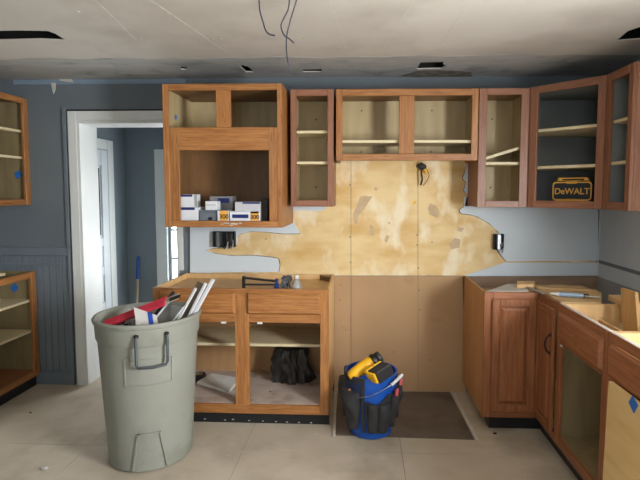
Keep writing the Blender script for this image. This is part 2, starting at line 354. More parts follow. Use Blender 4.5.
make('head_casing', lambda bm: box(bm, DX0+0.0005, DX1+0.066, YB-0.024, YB-0.0005, DZ-0.001, 2.083), M_WHITE, g, 0.003)
make('gap', lambda bm: box(bm, -2.2, DX1+0.07, YB-0.006, YB-0.0005, 2.084, 2.096), M_DARK, g)
for nm, q in (('jamb', (DX0, DX0+0.02, YB-0.02, YB+0.22, 0, DZ-0.002)), ('jamb', (DX1-0.010, DX1, YB-0.02, YB+0.22, 0, DZ-0.002)), ('head_jamb', (DX0+0.02, DX1-0.01, YB-0.02, YB+0.22, DZ-0.022, DZ-0.002))):
    make(nm, lambda bm: box(bm, *q), M_WHITE, g, 0.002)

# ------------------------------------------------------------------ hall beyond
HY0, HY1, HXL, HXR = YB+0.21, 4.66, -2.33, -0.25
struct(make('floor_hall', lambda bm: box(bm, HXL-0.1, HXR, HY0+0.02, HY1+0.1, -0.06, 0), M_FLOOR), 'floor of the hall')
struct(make('ceiling_hall', lambda bm: box(bm, HXL-0.1, HXR+0.1, HY0, HY1+0.1, 2.36, 2.4), M_HALL), 'ceiling of the hall')
struct(make('wall_hall_left', lambda bm: box(bm, HXL-0.1, HXL, HY0, HY1+0.1, 0, 2.36), M_HALL), 'blue-grey hall wall with the panelled door')
HRF = Fr((HXR, 0, 0), (0, 1, 0), (1, 0, 0)); WIN_ADDED = (HY0+0.10, HY0+0.45, 0.95, 2.05)  # unseen opening, added to let more daylight into the hall
def f(bm): prism(bm, [[(HY0, 0), (HY1+0.1, 0), (HY1+0.1, 2.36), (HY0, 2.36)], [(WIN_ADDED[0], WIN_ADDED[2]), (WIN_ADDED[1], WIN_ADDED[2]), (WIN_ADDED[1], WIN_ADDED[3]), (WIN_ADDED[0], WIN_ADDED[3])]], HRF, 0, 0.1)
struct(make('wall_hall_right', f, M_HALL), 'hall end wall with an added window opening')
winframe('added_hall_window', HRF, *WIN_ADDED, 'unseen window added to brighten the hall')
OX0, OX1, OZ = -1.92, -0.95, 1.80
def f(bm): prism(bm, [[(HXL, 0), (OX0, 0), (OX0, OZ), (OX1, OZ), (OX1, 0), (HXR, 0), (HXR, 2.36), (HXL, 2.36)]], WORLD, HY1, HY1+0.1)
struct(make('wall_hall_back', f, M_HALL), 'blue-grey hall wall with the bright glazed door')
g = sgroup('door_2', ((OX0+OX1)/2, HY1, 0), 'bright glazed white door across the hall')
def f(bm):
    box(bm, OX0-0.11, OX0, HY1-0.02, HY1-0.0005, 0, OZ+0.10); box(bm, OX1, OX1+0.11, HY1-0.02, HY1-0.0005, 0, OZ+0.10); box(bm, OX0, OX1, HY1-0.02, HY1-0.0005, OZ, OZ+0.10)
make('casing', f, M_WHITE, g, 0.003)
def f(bm):
    box(bm, OX0+0.005, OX0+0.025, HY1+0.03, HY1+0.07, 0.005, OZ-0.005); box(bm, OX1-0.025, OX1-0.005, HY1+0.03, HY1+0.07, 0.005, OZ-0.005)
    box(bm, OX0+0.025, OX1-0.025, HY1+0.03, HY1+0.07, 0.005, 0.25); box(bm, OX0+0.025, OX1-0.025, HY1+0.03, HY1+0.07, OZ-0.12, OZ-0.005)
make('door_frame', f, M_DOORWHITE, g, 0.003)
def f(bm):
    for k in (1, 2): x = OX0+0.025+(OX1-OX0-0.05)*k/3; box(bm, x-0.01, x+0.01, HY1+0.035, HY1+0.065, 0.25, OZ-0.12)
    for k in range(1, 5): z = 0.25+(OZ-0.37)*k/5; box(bm, OX0+0.025, OX1-0.025, HY1+0.036, HY1+0.064, z-0.01, z+0.01)
make('muntin', f, M_DOORWHITE, g)
glass = bpy.data.materials.new('glass'); glass.use_nodes = True; nt = glass.node_tree; nt.nodes.clear()
o_ = nt.nodes.new('ShaderNodeOutputMaterial'); t_ = nt.nodes.new('ShaderNodeBsdfTransparent'); gl = nt.nodes.new('ShaderNodeBsdfGlossy'); mx = nt.nodes.new('ShaderNodeMixShader'); mx.inputs[0].default_value = 0.06; gl.inputs['Roughness'].default_value = 0.05
nt.links.new(t_.outputs[0], mx.inputs[1]); nt.links.new(gl.outputs[0], mx.inputs[2]); nt.links.new(mx.outputs[0], o_.inputs[0])
for a in range(3):
    for k in range(5):
        x0 = OX0+0.025+(OX1-OX0-0.05)*a/3; x1 = OX0+0.025+(OX1-OX0-0.05)*(a+1)/3; z0 = 0.25+(OZ-0.37)*k/5; z1 = 0.25+(OZ-0.37)*(k+1)/5
        make('pane', lambda bm: box(bm, x0+0.0105, x1-0.0105, HY1+0.048, HY1+0.052, z0+0.0105, z1-0.0105), glass, g)
# panelled door in the hall's left wall
HL = Fr((HXL, 0, 0), (0, 1, 0), (1, 0, 0))
dy0, dy1 = HY0+0.02, 4.30; dz = 1.865
g = sgroup('door_1', (HXL, (dy0+dy1)/2, 0), 'white panelled hall door with narrow glass')
def f(bm):
    fbox(bm, HL, dy1, dy1+0.10, 0, dz+0.09, 0.0005, 0.022); fbox(bm, HL, dy0, dy1, dz, dz+0.09, 0.0005, 0.022)
make('casing', f, M_WHITE, g, 0.004)
make('leaf', lambda bm: fbox(bm, HL, dy0, dy1-0.004, 0.01, dz-0.004, 0.0005, 0.008), M_DOORWHITE, g)
make('stile', lambda bm: fbox(bm, HL, dy1-0.11, dy1-0.005, 0.01, dz-0.005, 0.008, 0.02), M_DOORWHITE, g, 0.004)
for z0, z1 in ((0.01, 0.2), (0.42, 0.5), (0.74, 0.82), (1.0, 1.08), (dz-0.15, dz-0.005)):
    make('rail', lambda bm: fbox(bm, HL, dy0, dy1-0.111, z0, z1, 0.008, 0.02), M_DOORWHITE, g, 0.004)
make('glass_strip', lambda bm: fbox(bm, HL, dy0, dy1-0.13, 1.1, dz-0.17, 0.008, 0.011), mat('dark_glass', (52, 60, 60), rough=0.2), g)

# ================================================================== cabinets
def face_box(parent, name, fr, q, material, n1=0.0, n0=-0.02, bevel=0.002): return make(name, lambda bm: fbox(bm, fr, *q, n0, n1), material, parent, bevel)
def wall_cab(name, label, fr, W, H, D, openings, tone, shelves, interior, side_mat=None, grp='oak wall cabinets without doors', t=0.016, hax='X', shelf_set=0.03):
    """fr at lower left of the face; openings = rectangles (u0,u1,v0,v1); stiles and rails fill the rest"""
    T = thing(name, fr.p(W/2, 0, -D/2), label, 'cabinet', grp)
    sm = side_mat or oak(tone, 'Z')
    make('side', lambda bm: fbox(bm, fr, 0.0005, t, 0, H, -D, -0.0205), sm, T); make('side', lambda bm: fbox(bm, fr, W-t, W-0.0005, 0, H, -D, -0.0205), sm, T)
    make('top', lambda bm: fbox(bm, fr, t, W-t, H-0.026, H-0.012, -D, -0.0205), M_BROWNINT, T); make('bottom', lambda bm: fbox(bm, fr, t, W-t, 0.022, 0.036, -D, -0.0205), interior, T)
    make('back', lambda bm: fbox(bm, fr, t, W-t, 0.036, H-0.026, -D, -D+0.006), interior, T)
    make('side_lining', lambda bm: fbox(bm, fr, t, t+0.003, 0.036, H-0.026, -D+0.006, -0.0205), interior, T)
    make('side_lining', lambda bm: fbox(bm, fr, W-t-0.003, W-t, 0.036, H-0.026, -D+0.006, -0.0205), interior, T)
    for v in shelves:
        make('shelf', lambda bm: fbox(bm, fr, t+0.004, W-t-0.004, v-0.018, v, -D+0.007, -shelf_set), M_SHELF, T, 0.001)
    return T
def px_frame(x0, x1, y0, y1, Y):
    a, b = onY(x0, (y0+y1)/2, Y), onY(x1, (y0+y1)/2, Y); c, d = onY((x0+x1)/2, y0, Y), onY((x0+x1)/2, y1, Y)
    return a.x, b.x, d.z, c.z

TOPZ = 2.168; BOTZ = 1.392; YU = 3.22; YM = 3.04; DU = PY-0.0105-YU; DM = PY-0.0105-YM
# tall shelf cabinet
x0, x1 = -1.268, -0.506; z0, z1 = 1.262, TOPZ; W, H = x1-x0, z1-z0
fr = Fr((x0, YM, z0), (1, 0, 0), (0, -1, 0))
mw = wall_cab('wall_cabinet', 'large golden oak wall cabinet with open niche full of small boxes', fr, W, H, DM, None, 'golden', [], M_BROWNINT)
OG = lambda ax: oak('golden', ax)
face_box(mw, 'stile', fr, (0, 0.036, 0, H), OG('Z')); face_box(mw, 'stile', fr, (W-0.031, W, 0, H), OG('Z'))
face_box(mw, 'rail', fr, (0.0362, W-0.0312, H-0.040, H), OG('X')); face_box(mw, 'rail', fr, (0.0362, W-0.0312, 0, 0.040), OG('X'))
face_box(mw, 'filler_strip', fr, (0.0362, 0.099, 0.0402, H-0.271), OG('Z'), -0.001); face_box(mw, 'filler_strip', fr, (W-0.086, W-0.0312, 0.0402, H-0.271), OG('Z'), -0.001)
face_box(mw, 'rail', fr, (0.0993, W-0.0863, H-0.415, H-0.271), OG('X'), -0.0005)
face_box(mw, 'stile', fr, (0.343, 0.436, H-0.2708, H-0.0402), OG('Z'))
make('niche_ceiling', lambda bm: fbox(bm, fr, 0.020, W-0.020, H-0.29, H-0.272, -DM+0.007, -0.021), M_MAPLE, mw)
make('compartment_back', lambda bm: fbox(bm, fr, 0.020, W-0.020, H-0.271, H-0.027, -DM+0.0065, -DM+0.011), M_MAPLE, mw)
make('compartment_side', lambda bm: fbox(bm, fr, 0.0195, 0.022, H-0.271, H-0.027, -DM+0.0115, -0.021), M_MAPLE, mw)
make('niche_floor', lambda bm: fbox(bm, fr, 0.020, W-0.020, 0.0365, 0.0395, -DM+0.007, -0.021), M_BROWNINT, mw)
tape(mw, Fr((x0+0.022, 0, 0), (0, 1, 0), (1, 0, 0)), YM+0.16, 1.985, 0.035, 0.03, 0.5, 0.0015)
def f(bm):
    for k, (u, v, a, b) in enumerate(((0.40, 0.026, 0.05, 0.005), (0.45, 0.022, 0.06, 0.007), (0.43, 0.013, 0.03, 0.004), (0.49, 0.027, 0.025, 0.005), (0.37, 0.020, 0.03, 0.003))):
        prism(bm, [[(u-a/2, v), (u-a/5, v+b), (u+a/2, v+b*0.4), (u+a/4, v-b*0.7)]], fr, 0.0001, 0.0009)
make('paint_scuff', f, M_PLASTER, mw)['kind'] = 'stuff'

# narrow cabinet beside it
def simple_cab(name, label, px, Y, D, st, rails, mul, shelves_py, tone, interior, grp='oak wall cabinets without doors', zt=TOPZ, zb=BOTZ):
    x0 = onY(px[0], 150, Y).x; x1 = onY(px[1], 150, Y).x; W, H = x1-x0, zt-zb
    fr = Fr((x0, Y, zb), (1, 0, 0), (0, -1, 0))
    sh = [onY((px[0]+px[1])/2, q, Y+0.03).z-zb for q in shelves_py]
    T = wall_cab(name, label, fr, W, H, D, None, tone, sh, interior, grp=grp)
    face_box(T, 'stile', fr, (0, st, 0, H), oak(tone, 'Z')); face_box(T, 'stile', fr, (W-st, W, 0, H), oak(tone, 'Z'))
    face_box(T, 'rail', fr, (st+0.0003, W-st-0.0003, H-rails, H), oak(tone, 'X')); face_box(T, 'rail', fr, (st+0.0003, W-st-0.0003, 0, rails), oak(tone, 'X'))
    if mul: face_box(T, 'stile', fr, (W/2-mul/2, W/2+mul/2, rails+0.0003, H-rails-0.0003), oak(tone, 'Z'))
    for u in ((W/2,) if not mul else (W*0.18, W*0.72)):
        for v in (H*0.8, H*0.17):
            make('pin_hole', lambda bm: rock(bm, fr.p(u, v, -D+0.0068), 0.006, 0.001, 0.006, 3), M_DARK, T)
    return T, fr, W, H
simple_cab('wall_cabinet', 'narrow brown oak wall cabinet with two shelves beside the large niche cabinet', (290.5, 333.5), YU, DU, 0.040, 0.042, 0, (130.6, 161.5), 'brown', M_MAPLE)
simple_cab('wall_cabinet', 'short wide oak wall cabinet above the stove space, centre stile and one shelf', (336, 477.6), YU, DU, 0.042, 0.044, 0.10, (140,), 'golden', M_MAPLE, zb=1.700)
n2, fr, W, H = simple_cab('wall_cabinet', 'narrow brown oak wall cabinet with a fallen tilted shelf', (478.4, 528.2), YU, DU, 0.052, 0.042, 0, (162,), 'brown', M_MAPLE)
sv = onY(503, 162, YU+0.03).z-BOTZ
def f(bm):
    a, b = 0.022, W-0.030
    za, zb2 = sv+0.004, sv+0.088
    hexa(bm, [fr.p(a, za, -0.035), fr.p(b, zb2, -0.035), fr.p(b, zb2, -DU+0.01), fr.p(a, za, -DU+0.01), fr.p(a-0.002, za+0.018, -0.035), fr.p(b-0.002, zb2+0.018, -0.035), fr.p(b-0.002, zb2+0.018, -DU+0.01), fr.p(a-0.002, za+0.018, -DU+0.01)])
make('shelf', f, M_SHELF, n2)['label'] = 'shelf slipped off its pins, tilted'

# diagonal corner cabinet
XRF = 1.415; cx0 = onY(528.8, 150, YU).x; yd1 = YU-(XRF-cx0)
P0, P1 = Vector((cx0, YU, BOTZ)), Vector((XRF, yd1, BOTZ)); dW = (P1-P0).length; H = TOPZ-BOTZ+0.004
fd = Fr(P0, P1-P0, (-1, -1, 0))
T = thing('corner_cabinet', ((cx0+XR)/2, (YU+PY)/2, BOTZ), 'diagonal corner wall cabinet with two shelves above a black tool case', 'cabinet', 'oak wall cabinets without doors')
yb = PY-0.0105; xb = XR-0.002
pent = [(cx0+0.001, YU+0.001), (XRF+0.001, yd1+0.001), (xb, yd1+0.001), (xb, yb), (cx0+0.001, yb)]
inner = [(cx0+0.018, YU+0.012), (XRF-0.0, yd1+0.028), (xb-0.008, yd1+0.028), (xb-0.008, yb-0.008), (cx0+0.018, yb-0.008)]
ZF = Fr((0, 0, 0), (1, 0, 0), (0, 0, 1), (0, 1, 0))
shr = lambda lp, d: [((x-1.42)*(1-d)+1.42+0.012, (y-3.22)*(1-d)+3.22+0.012) for x, y in lp]
OB = lambda ax: oak('brown', ax)
M_HAZED = mat('hazed_interior', (120, 126, 126), (132, 138, 138), 3, rough=0.6)  # lens haze put into the interior colour of the right cabinets
for nm, za, zb2 in (('top', H-0.03, H-0.014), ('bottom', 0.020, 0.036)):
    make(nm, lambda bm: prism(bm, [shr(inner, 0.06)], ZF, BOTZ+za, BOTZ+zb2), M_HAZED, T)
for q, nm in (((cx0+0.001, cx0+0.016, YU+0.022, yb, BOTZ, BOTZ+H), 'side'), ((XRF+0.022, xb, yd1+0.001, yd1+0.016, BOTZ, BOTZ+H), 'side')):
    make(nm, lambda bm: box(bm, *q), OB('Z'), T)
make('back', lambda bm: box(bm, cx0+0.0165, xb-0.007, yb-0.006, yb, BOTZ+0.001, BOTZ+H-0.001), M_HAZED, T); make('back', lambda bm: box(bm, xb-0.006, xb, yd1+0.017, yb-0.007, BOTZ+0.001, BOTZ+H-0.001), M_HAZED, T)
for y in (129.6, 166.3):
    z = onY(534, y, YU+0.02).z
    make('shelf', lambda bm: prism(bm, [shr(inner, 0.07)], ZF, z-0.018, z), M_SHELF, T, 0.001)
face_box(T, 'stile', fd, (0, 0.052, 0, H), OB('Z')); face_box(T, 'stile', fd, (dW-0.046, dW, 0, H), OB('Z'))
face_box(T, 'rail', fd, (0.0523, dW-0.0463, H-0.046, H), OB('H')); face_box(T, 'rail', fd, (0.0523, dW-0.0463, 0, 0.046), OB('H'))

# wall cabinet on the right wall
yr0, yr1 = 2.615, yd1-0.003
fR = Fr((XRF, yr1, BOTZ), (0, -1, 0), (-1, 0, 0)); W = yr1-yr0
T = wall_cab('wall_cabinet', 'oak wall cabinet on the right wall holding small blue items', fR, W, H, XR-0.002-XRF, None, 'brown', [1.905-BOTZ, 1.668-BOTZ], M_HAZED, hax='Y')
face_box(T, 'stile', fR, (0, 0.045, 0, H), OB('Z')); face_box(T, 'stile', fR, (W-0.045, W, 0, H), OB('Z'))
face_box(T, 'rail', fR, (0.0453, W-0.0453, H-0.046, H), OB('Y')); face_box(T, 'rail', fR, (0.0453, W-0.0453, 0, 0.046), OB('Y'))

# left wall cabinet (faces right)
XLF = -2.50; zt = 2.175; zb = 1.388
fL = Fr((XLF, 2.55, zb), (0, 1, 0), (1, 0, 0)); W = YB-0.002-2.55; H2 = zt-zb
T = wall_cab('wall_cabinet', 'oak wall cabinet on the left wall with two shelves and blue tape', fL, W, H2, XLF-XL-0.002, None, 'golden', [onX(0, 128, XLF-0.03).z-zb+0.012, onX(0, 156, XLF-0.03).z-zb+0.012], M_OLIVE)
face_box(T, 'stile', fL, (0, 0.05, 0, H2), OG('Z')); face_box(T, 'stile', fL, (W-0.05, W, 0, H2), OG('Z'))
face_box(T, 'rail', fL, (0.0503, W-0.0503, H2-0.042, H2), OG('Y')); face_box(T, 'rail', fL, (0.0503, W-0.0503, 0, 0.042), OG('Y'))
p = onY(18.5, 174.5, YB-0.022); tape(T, Fr((0, YB-0.0215, 0), (1, 0, 0), (0, -1, 0)), p.x, p.z, 0.055, 0.05, 0.4)

# left base cabinet
XBF = -2.475; zt = 0.885
fL = Fr((XBF, 2.30, 0.085), (0, 1, 0), (1, 0, 0)); W = YB-0.024-2.30; H2 = zt-0.085; D = XBF-XL-0.002
T = thing('base_cabinet', (-2.65, 2.9, 0), 'oak base cabinet at left edge with open shelves and blue tape', 'cabinet', 'oak base cabinets')
tp = 0.016
for q in ((0.0005, tp), (W-tp, W-0.0005)): make('side', lambda bm: fbox(bm, fL, q[0], q[1], 0, H2, -D, -0.0205), M_OLIVE, T)
make('back', lambda bm: fbox(bm, fL, tp, W-tp, 0, H2, -D, -D+0.006), M_OLIVE, T); make('bottom', lambda bm: fbox(bm, fL, tp, W-tp, 0.015, 0.04, -D+0.007, -0.0205), oak('red', 'Y'), T)
for py in (300, 334):
    z = onX(0, py+9, XBF-0.03).z
    make('shelf', lambda bm: fbox(bm, fL, tp+0.002, W-tp-0.002, z-0.085-0.018, z-0.085, -D+0.007, -0.03), M_SHELF, T)
face_box(T, 'stile', fL, (0, 0.05, 0, H2), OG('Z')); face_box(T, 'stile', fL, (W-0.05, W, 0, H2), OG('Z'))
face_box(T, 'rail', fL, (0.0503, W-0.0503, H2-0.045, H2), OG('Y')); face_box(T, 'rail', fL, (0.0503, W-0.0503, 0, 0.042), OG('Y'))
make('toe_kick', lambda bm: fbox(bm, fL, 0, W, -0.085, -0.001, -0.05, -0.03), M_BLACK, T); make('plinth', lambda bm: fbox(bm, fL, 0, W, -0.085, -0.001, -D, -D+0.02), M_BLACK, T)
p = onY(14.5, 288, YB-0.042); tape(T, Fr((0, YB-0.0405, 0), (1, 0, 0), (0, -1, 0)), p.x, p.z, 0.055, 0.05, 0.7)
p = onX(8, 277, XBF-0.1)
tag(make('wood_strip', lambda bm: box(bm, -2.72, -2.56, 3.05, 3.32, zt+0.001, zt+0.019), M_SHELF, None, 0.002), 'pale wood strip lying on the left base cabinet', 'board')

# middle base cabinet
x0, x1, YBF = -1.318, -0.203, 2.945; zb, zt = 0.078, 0.884; W, H = x1-x0, zt-zb; D = PY-0.012-YBF
fr = Fr((x0, YBF, zb), (1, 0, 0), (0, -1, 0))
T = thing('base_cabinet', ((x0+x1)/2, 3.25, 0), 'golden oak base cabinet with two drawers and open lower shelves, top removed', 'cabinet', 'oak base cabinets')
bc = T
M_PLYSIDE = mat('raw_cabinet_side', (206, 166, 112), (220, 184, 132), 3, (6, 6, 0.7), 0.6)
for q in ((0.0005, tp), (W-tp, W-0.0005)): make('side', lambda bm: fbox(bm, fr, q[0], q[1], 0, H-0.001, -D, -0.0205), M_PLYSIDE, T, 0.001)
M_TANINT = mat('tan_interior', (168, 130, 88), (184, 146, 102), 3, (5, 5, 0.8), 0.6)
make('back', lambda bm: fbox(bm, fr, tp, W-tp, 0, H-0.03, -D, -D+0.006), M_TANINT, T)
for q in ((tp, tp+0.003), (W-tp-0.003, W-tp)): make('side_lining', lambda bm: fbox(bm, fr, q[0], q[1], 0.061, H-0.2, -D+0.0066, -0.021), M_BROWNINT, T)
make('back_rail', lambda bm: fbox(bm, fr, tp, W-tp, H-0.075, H-0.002, -D+0.0065, -D+0.026), M_PLYSIDE, T, 0.001)
make('corner_block', lambda bm: prism(bm, [[(W-tp, -D+0.027), (W-tp-0.09, -D+0.027), (W-tp, -D+0.13)]], Fr((x0, YBF, zb), (1, 0, 0), (0, 0, 1), (0, -1, 0)), H-0.07, H-0.003), M_BROWNINT, T)
make('dust_panel', lambda bm: fbox(bm, fr, tp+0.001, W-tp-0.001, H-0.050, H-0.038, -D+0.0265, -0.0205), M_PLYSIDE, T)
M_DUSTY = mat('dusty_liner', (198, 182, 172), (180, 160, 146), 9, rough=0.85, c3=(150, 126, 108), s3=5, t3=(0.58, 0.72))
make('bottom', lambda bm: fbox(bm, fr, tp, W-tp, 0.040, 0.060, -D+0.0065, -0.0205), M_DUSTY, T)
st = 0.055; uc = onY(242, 340, YBF).x-x0; hm = 0.045
face_box(T, 'stile', fr, (0, st, 0, H), OG('Z')); face_box(T, 'stile', fr, (W-st, W, 0, H), OG('Z'))
vd0, vd1 = onY(285, 323, YBF).z-zb, onY(285, 314.5, YBF).z-zb
face_box(T, 'stile', fr, (uc-hm, uc+hm, 0.0583, H-0.0423), OG('Z'))
face_box(T, 'rail', fr, (st+0.0003, W-st-0.0003, H-0.042, H), OG('X')); face_box(T, 'rail', fr, (st+0.0003, W-st-0.0003, 0, 0.058), OG('X'))
face_box(T, 'rail', fr, (st+0.0003, uc-hm-0.0003, vd0, vd1+0.02), OG('X')); face_box(T, 'rail', fr, (uc+hm+0.0003, W-st-0.0003, vd0, vd1+0.02), OG('X'))
zd1 = onY(285, 293, YBF-0.02).z-zb
for a, b in ((0.045, uc-hm+0.008), (uc+hm-0.010, W-0.048)):
    make('drawer_front', lambda bm: fbox(bm, fr, a, b, vd1, zd1, 0.0006, 0.021, 0.012), OG('X'), T, 0.002)
for u in (uc-hm-0.07, uc+hm+0.07):
    make('hinge_tab', lambda bm: fbox(bm, fr, u-0.016, u+0.016, vd0-0.008, vd0+0.004, 0.0004, 0.003), M_WHITE, T)
zs = onY(285, 344, YBF+0.17).z-zb
make('shelf', lambda bm: fbox(bm, fr, tp+0.002, W-tp-0.002, zs-0.018, zs, -D+0.008, -0.17), M_SHELF, T)
make('shelf_bracket', lambda bm: prism(bm, [[(-D+0.05, zs-0.019), (-D+0.05, zs-0.10), (-0.18, zs-0.019)]], Fr((x0+uc, YBF, zb), (0, -1, 0), (1, 0, 0)), -0.008, 0.008), M_SHELF, T)
make('toe_kick', lambda bm: fbox(bm, fr, 0.01, W, -zb, -0.001, -0.055, -0.035), M_BLACK, T); make('plinth', lambda bm: fbox(bm, fr, 0.01, W, -zb, -0.001, -D, -D+0.02), M_BLACK, T)

# raised-panel door: frame with a chamfered centre panel
def panel_door(parent, fr, u0, u1, v0, v1, tone, hax, n0=0.001, th=0.02, fw=0.046):
    d = make('door', lambda bm: [fbox(bm, fr, *q, n0, n0+th) for q in ((u0, u0+fw, v0, v1), (u1-fw, u1, v0, v1), (u0+fw, u1-fw, v1-fw, v1), (u0+fw, u1-fw, v0, v0+fw))], oak(tone, 'Z'), parent, 0.003)
    make('door_back', lambda bm: fbox(bm, fr, u0+fw, u1-fw, v0+fw, v1-fw, n0, n0+0.006), oak(tone, 'Z'), d)
    make('door_panel', lambda bm: fbox(bm, fr, u0+fw+0.004, u1-fw-0.004, v0+fw+0.004, v1-fw-0.004, n0+0.006, n0+0.020, 0.022), oak(tone, 'Z'), d)
    return d
def pull(parent, fr, u, v0, v1):
    def f(bm):
        pts = smoothpts([fr.p(u, v0, 0.022), fr.p(u, v0+0.01, 0.040), fr.p(u, (v0+v1)/2, 0.052), fr.p(u, v1-0.01, 0.040), fr.p(u, v1, 0.022)], 5)
        tube(bm, pts, 0.0055, 8)
        for v in (v0, v1): fbox(bm, fr, u-0.010, u+0.010, v-0.010, v+0.010, 0.0215, 0.026)
    o = make('handle', f, M_DKMETAL, parent, smooth=50); o['label'] = 'dark iron pull'
# corner base cabinet (L shaped)
xc0, xc1, YC = 0.752, 1.085, 2.935; zb, zt = 0.092, 0.882; yc1 = 2.660; YWB = PY-0.012; XWB = XR-0.008
T = thing('corner_base_cabinet', (1.3, 3.2, 0), 'brown oak corner base cabinet with two raised-panel doors and iron pull', 'cabinet', 'oak base cabinets')
M_SIDE = mat('oak_side_panel', (176, 128, 82), (192, 144, 96), 3, (5, 5, 0.8), 0.5)
fa = Fr((xc0, YC, zb), (1, 0, 0), (0, -1, 0)); fb = Fr((xc1, YC, zb), (0, -1, 0), (-1, 0, 0)); H = zt-zb; Wa = xc1-xc0; Wb = YC-yc1
for q in ((0, H*0.47), (H*0.472, H-0.002)): make('side', lambda bm: box(bm, xc0+0.0005, xc0+0.016, YC+0.0205, YWB, zb+q[0], zb+q[1]), M_SIDE, T, 0.001)
make('bottom', lambda bm: prism(bm, [[(xc0+0.017, YC+0.021), (xc1+0.021, YC+0.021), (xc1+0.021, yc1+0.003), (XWB, yc1+0.003), (XWB, YWB), (xc0+0.017, YWB)]], ZF, zb+0.02, zb+0.038), M_MAPLE, T)
make('back', lambda bm: box(bm, xc0+0.017, XWB, YWB-0.006, YWB, zb, zt-0.09), M_MAPLE, T)
OR = lambda ax: oak('red', ax)
face_box(T, 'stile', fa, (0, 0.055, 0, H), OR('Z')); face_box(T, 'rail', fa, (0.0553, Wa, H-0.045, H), OR('X')); face_box(T, 'rail', fa, (0.0553, Wa, 0, 0.05), OR('X'))
face_box(T, 'rail', fb, (0.0005, Wb, H-0.045, H), OR('Y')); face_box(T, 'rail', fb, (0.0005, Wb, 0, 0.05), OR('Y'))
panel_door(T, fa, 0.046, Wa-0.022, 0.045, H-0.040, 'red', 'X'); d = panel_door(T, fb, 0.002, Wb-0.012, 0.045, H-0.040, 'red', 'Y', fw=0.042); pull(d, fb, Wb-0.035, 0.495, 0.60)
make('toe_kick', lambda bm: prism(bm, [[(xc0+0.06, YC+0.05), (xc1+0.045, YC+0.05), (xc1+0.045, yc1), (xc1+0.065, yc1), (xc1+0.065, YC+0.07), (xc0+0.06, YC+0.07)]], ZF, 0, zb-0.001), M_BLACK, T)
make('plinth', lambda bm: box(bm, xc0+0.06, xc0+0.08, YC+0.071, YWB-0.15, 0, zb-0.001), M_BLACK, T)
make('corner_top', lambda bm: prism(bm, [[(xc0+0.02, YC+0.022), (xc1-0.06, YC+0.022), (xc1+0.02, YC+0.26), (xc0+0.22, YC+0.27), (xc0+0.10, YC+0.12)]], ZF, zt-0.016, zt+0.002), M_PLASTER, T)['label'] = 'pale sheet scrap screwed on top'
make('stretcher', lambda bm: box(bm, xc0+0.017, XWB, YWB-0.035, YWB-0.0065, zt-0.16, zt-0.10), M_PLYSIDE, T)

# drawer base on the right wall
def right_base(label, ya, yb, door):
    T = thing('base_cabinet', (1.4, (ya+yb)/2, 0), label, 'cabinet', 'oak base cabinets')
    f = Fr((xc1, yb, zb), (0, -1, 0), (-1, 0, 0)); W = yb-ya; D = XWB-xc1
    for q in ((0.0005, tp), (W-tp, W-0.0005)): make('side', lambda bm: fbox(bm, f, q[0], q[1], 0, H-0.001, -D, -0.0205), M_PLYSIDE, T)
    make('back', lambda bm: fbox(bm, f, tp, W-tp, 0, H-0.03, -D, -D+0.006), M_PLYSIDE, T); make('bottom', lambda bm: fbox(bm, f, tp, W-tp, 0.02, 0.040, -D+0.007, -0.0205), M_OLIVE, T)
    make('inner_lining', lambda bm: fbox(bm, f, tp+0.001, tp+0.004, 0.041, H-0.16, -D+0.007, -0.021), M_OLIVE, T)
    make('stretcher', lambda bm: fbox(bm, f, tp, W-tp, H-0.09, H-0.002, -D*0.52-0.016, -D*0.52), M_PLYSIDE, T); make('stretcher', lambda bm: fbox(bm, f, tp, W-tp, H-0.05, H-0.002, -D+0.007, -D+0.03), M_PLYSIDE, T)
    make('top_edge', lambda bm: fbox(bm, f, 0.002, W-0.002, H-0.0005, H+0.0015, -0.024, -0.006), M_PLASTER, T)
    face_box(T, 'stile', f, (0, 0.045, 0, H), OR('Z')); face_box(T, 'stile', f, (W-0.045, W, 0, H), OR('Z'))
    face_box(T, 'rail', f, (0.0453, W-0.0453, H-0.045, H), OR('Y')); face_box(T, 'rail', f, (0.0453, W-0.0453, 0, 0.05), OR('Y')); face_box(T, 'rail', f, (0.0453, W-0.0453, H-0.215, H-0.165), OR('Y'))
    make('drawer_front', lambda bm: fbox(bm, f, 0.032, W-0.032, H-0.190, H-0.042, 0.0006, 0.021, 0.012), OR('Y'), T, 0.002)
    make('drawer_box', lambda bm: [fbox(bm, f, *q) for q in ((0.06, W-0.06, H-0.16, H-0.15, -0.2, -0.022), (0.06, 0.072, H-0.149, H-0.07, -0.2, -0.022), (W-0.072, W-0.06, H-0.149, H-0.07, -0.2, -0.022), (0.073, W-0.073, H-0.149, H-0.07, -0.2, -0.188))], M_PLYSIDE, T)
    make('toe_kick', lambda bm: fbox(bm, f, 0, W, -zb, -0.001, -0.065, -0.045), M_BLACK, T); make('plinth', lambda bm: fbox(bm, f, 0, W, -zb, -0.001, -D, -D+0.02), M_BLACK, T)
    return T, f, W
T, f2, W2 = right_base('brown oak base cabinet with drawer above an open compartment', 2.115, yc1-0.002, False)
make('worn_patch', lambda bm: prism(bm, [[(W2/2-0.02, H-0.135), (W2/2+0.022, H-0.14), (W2/2+0.016, H-0.09), (W2/2-0.018, H-0.088)]], f2, 0.0211, 0.0216), OR('X'), T)
make('plastic_bumper', lambda bm: fbox(bm, f2, 0.05, 0.075, H-0.226, H-0.216, 0.0004, 0.004), M_WHITE, T)
T, f3, W3 = right_base('brown oak base cabinet at right edge behind the leaning pale panel', 1.35, 2.113, False)
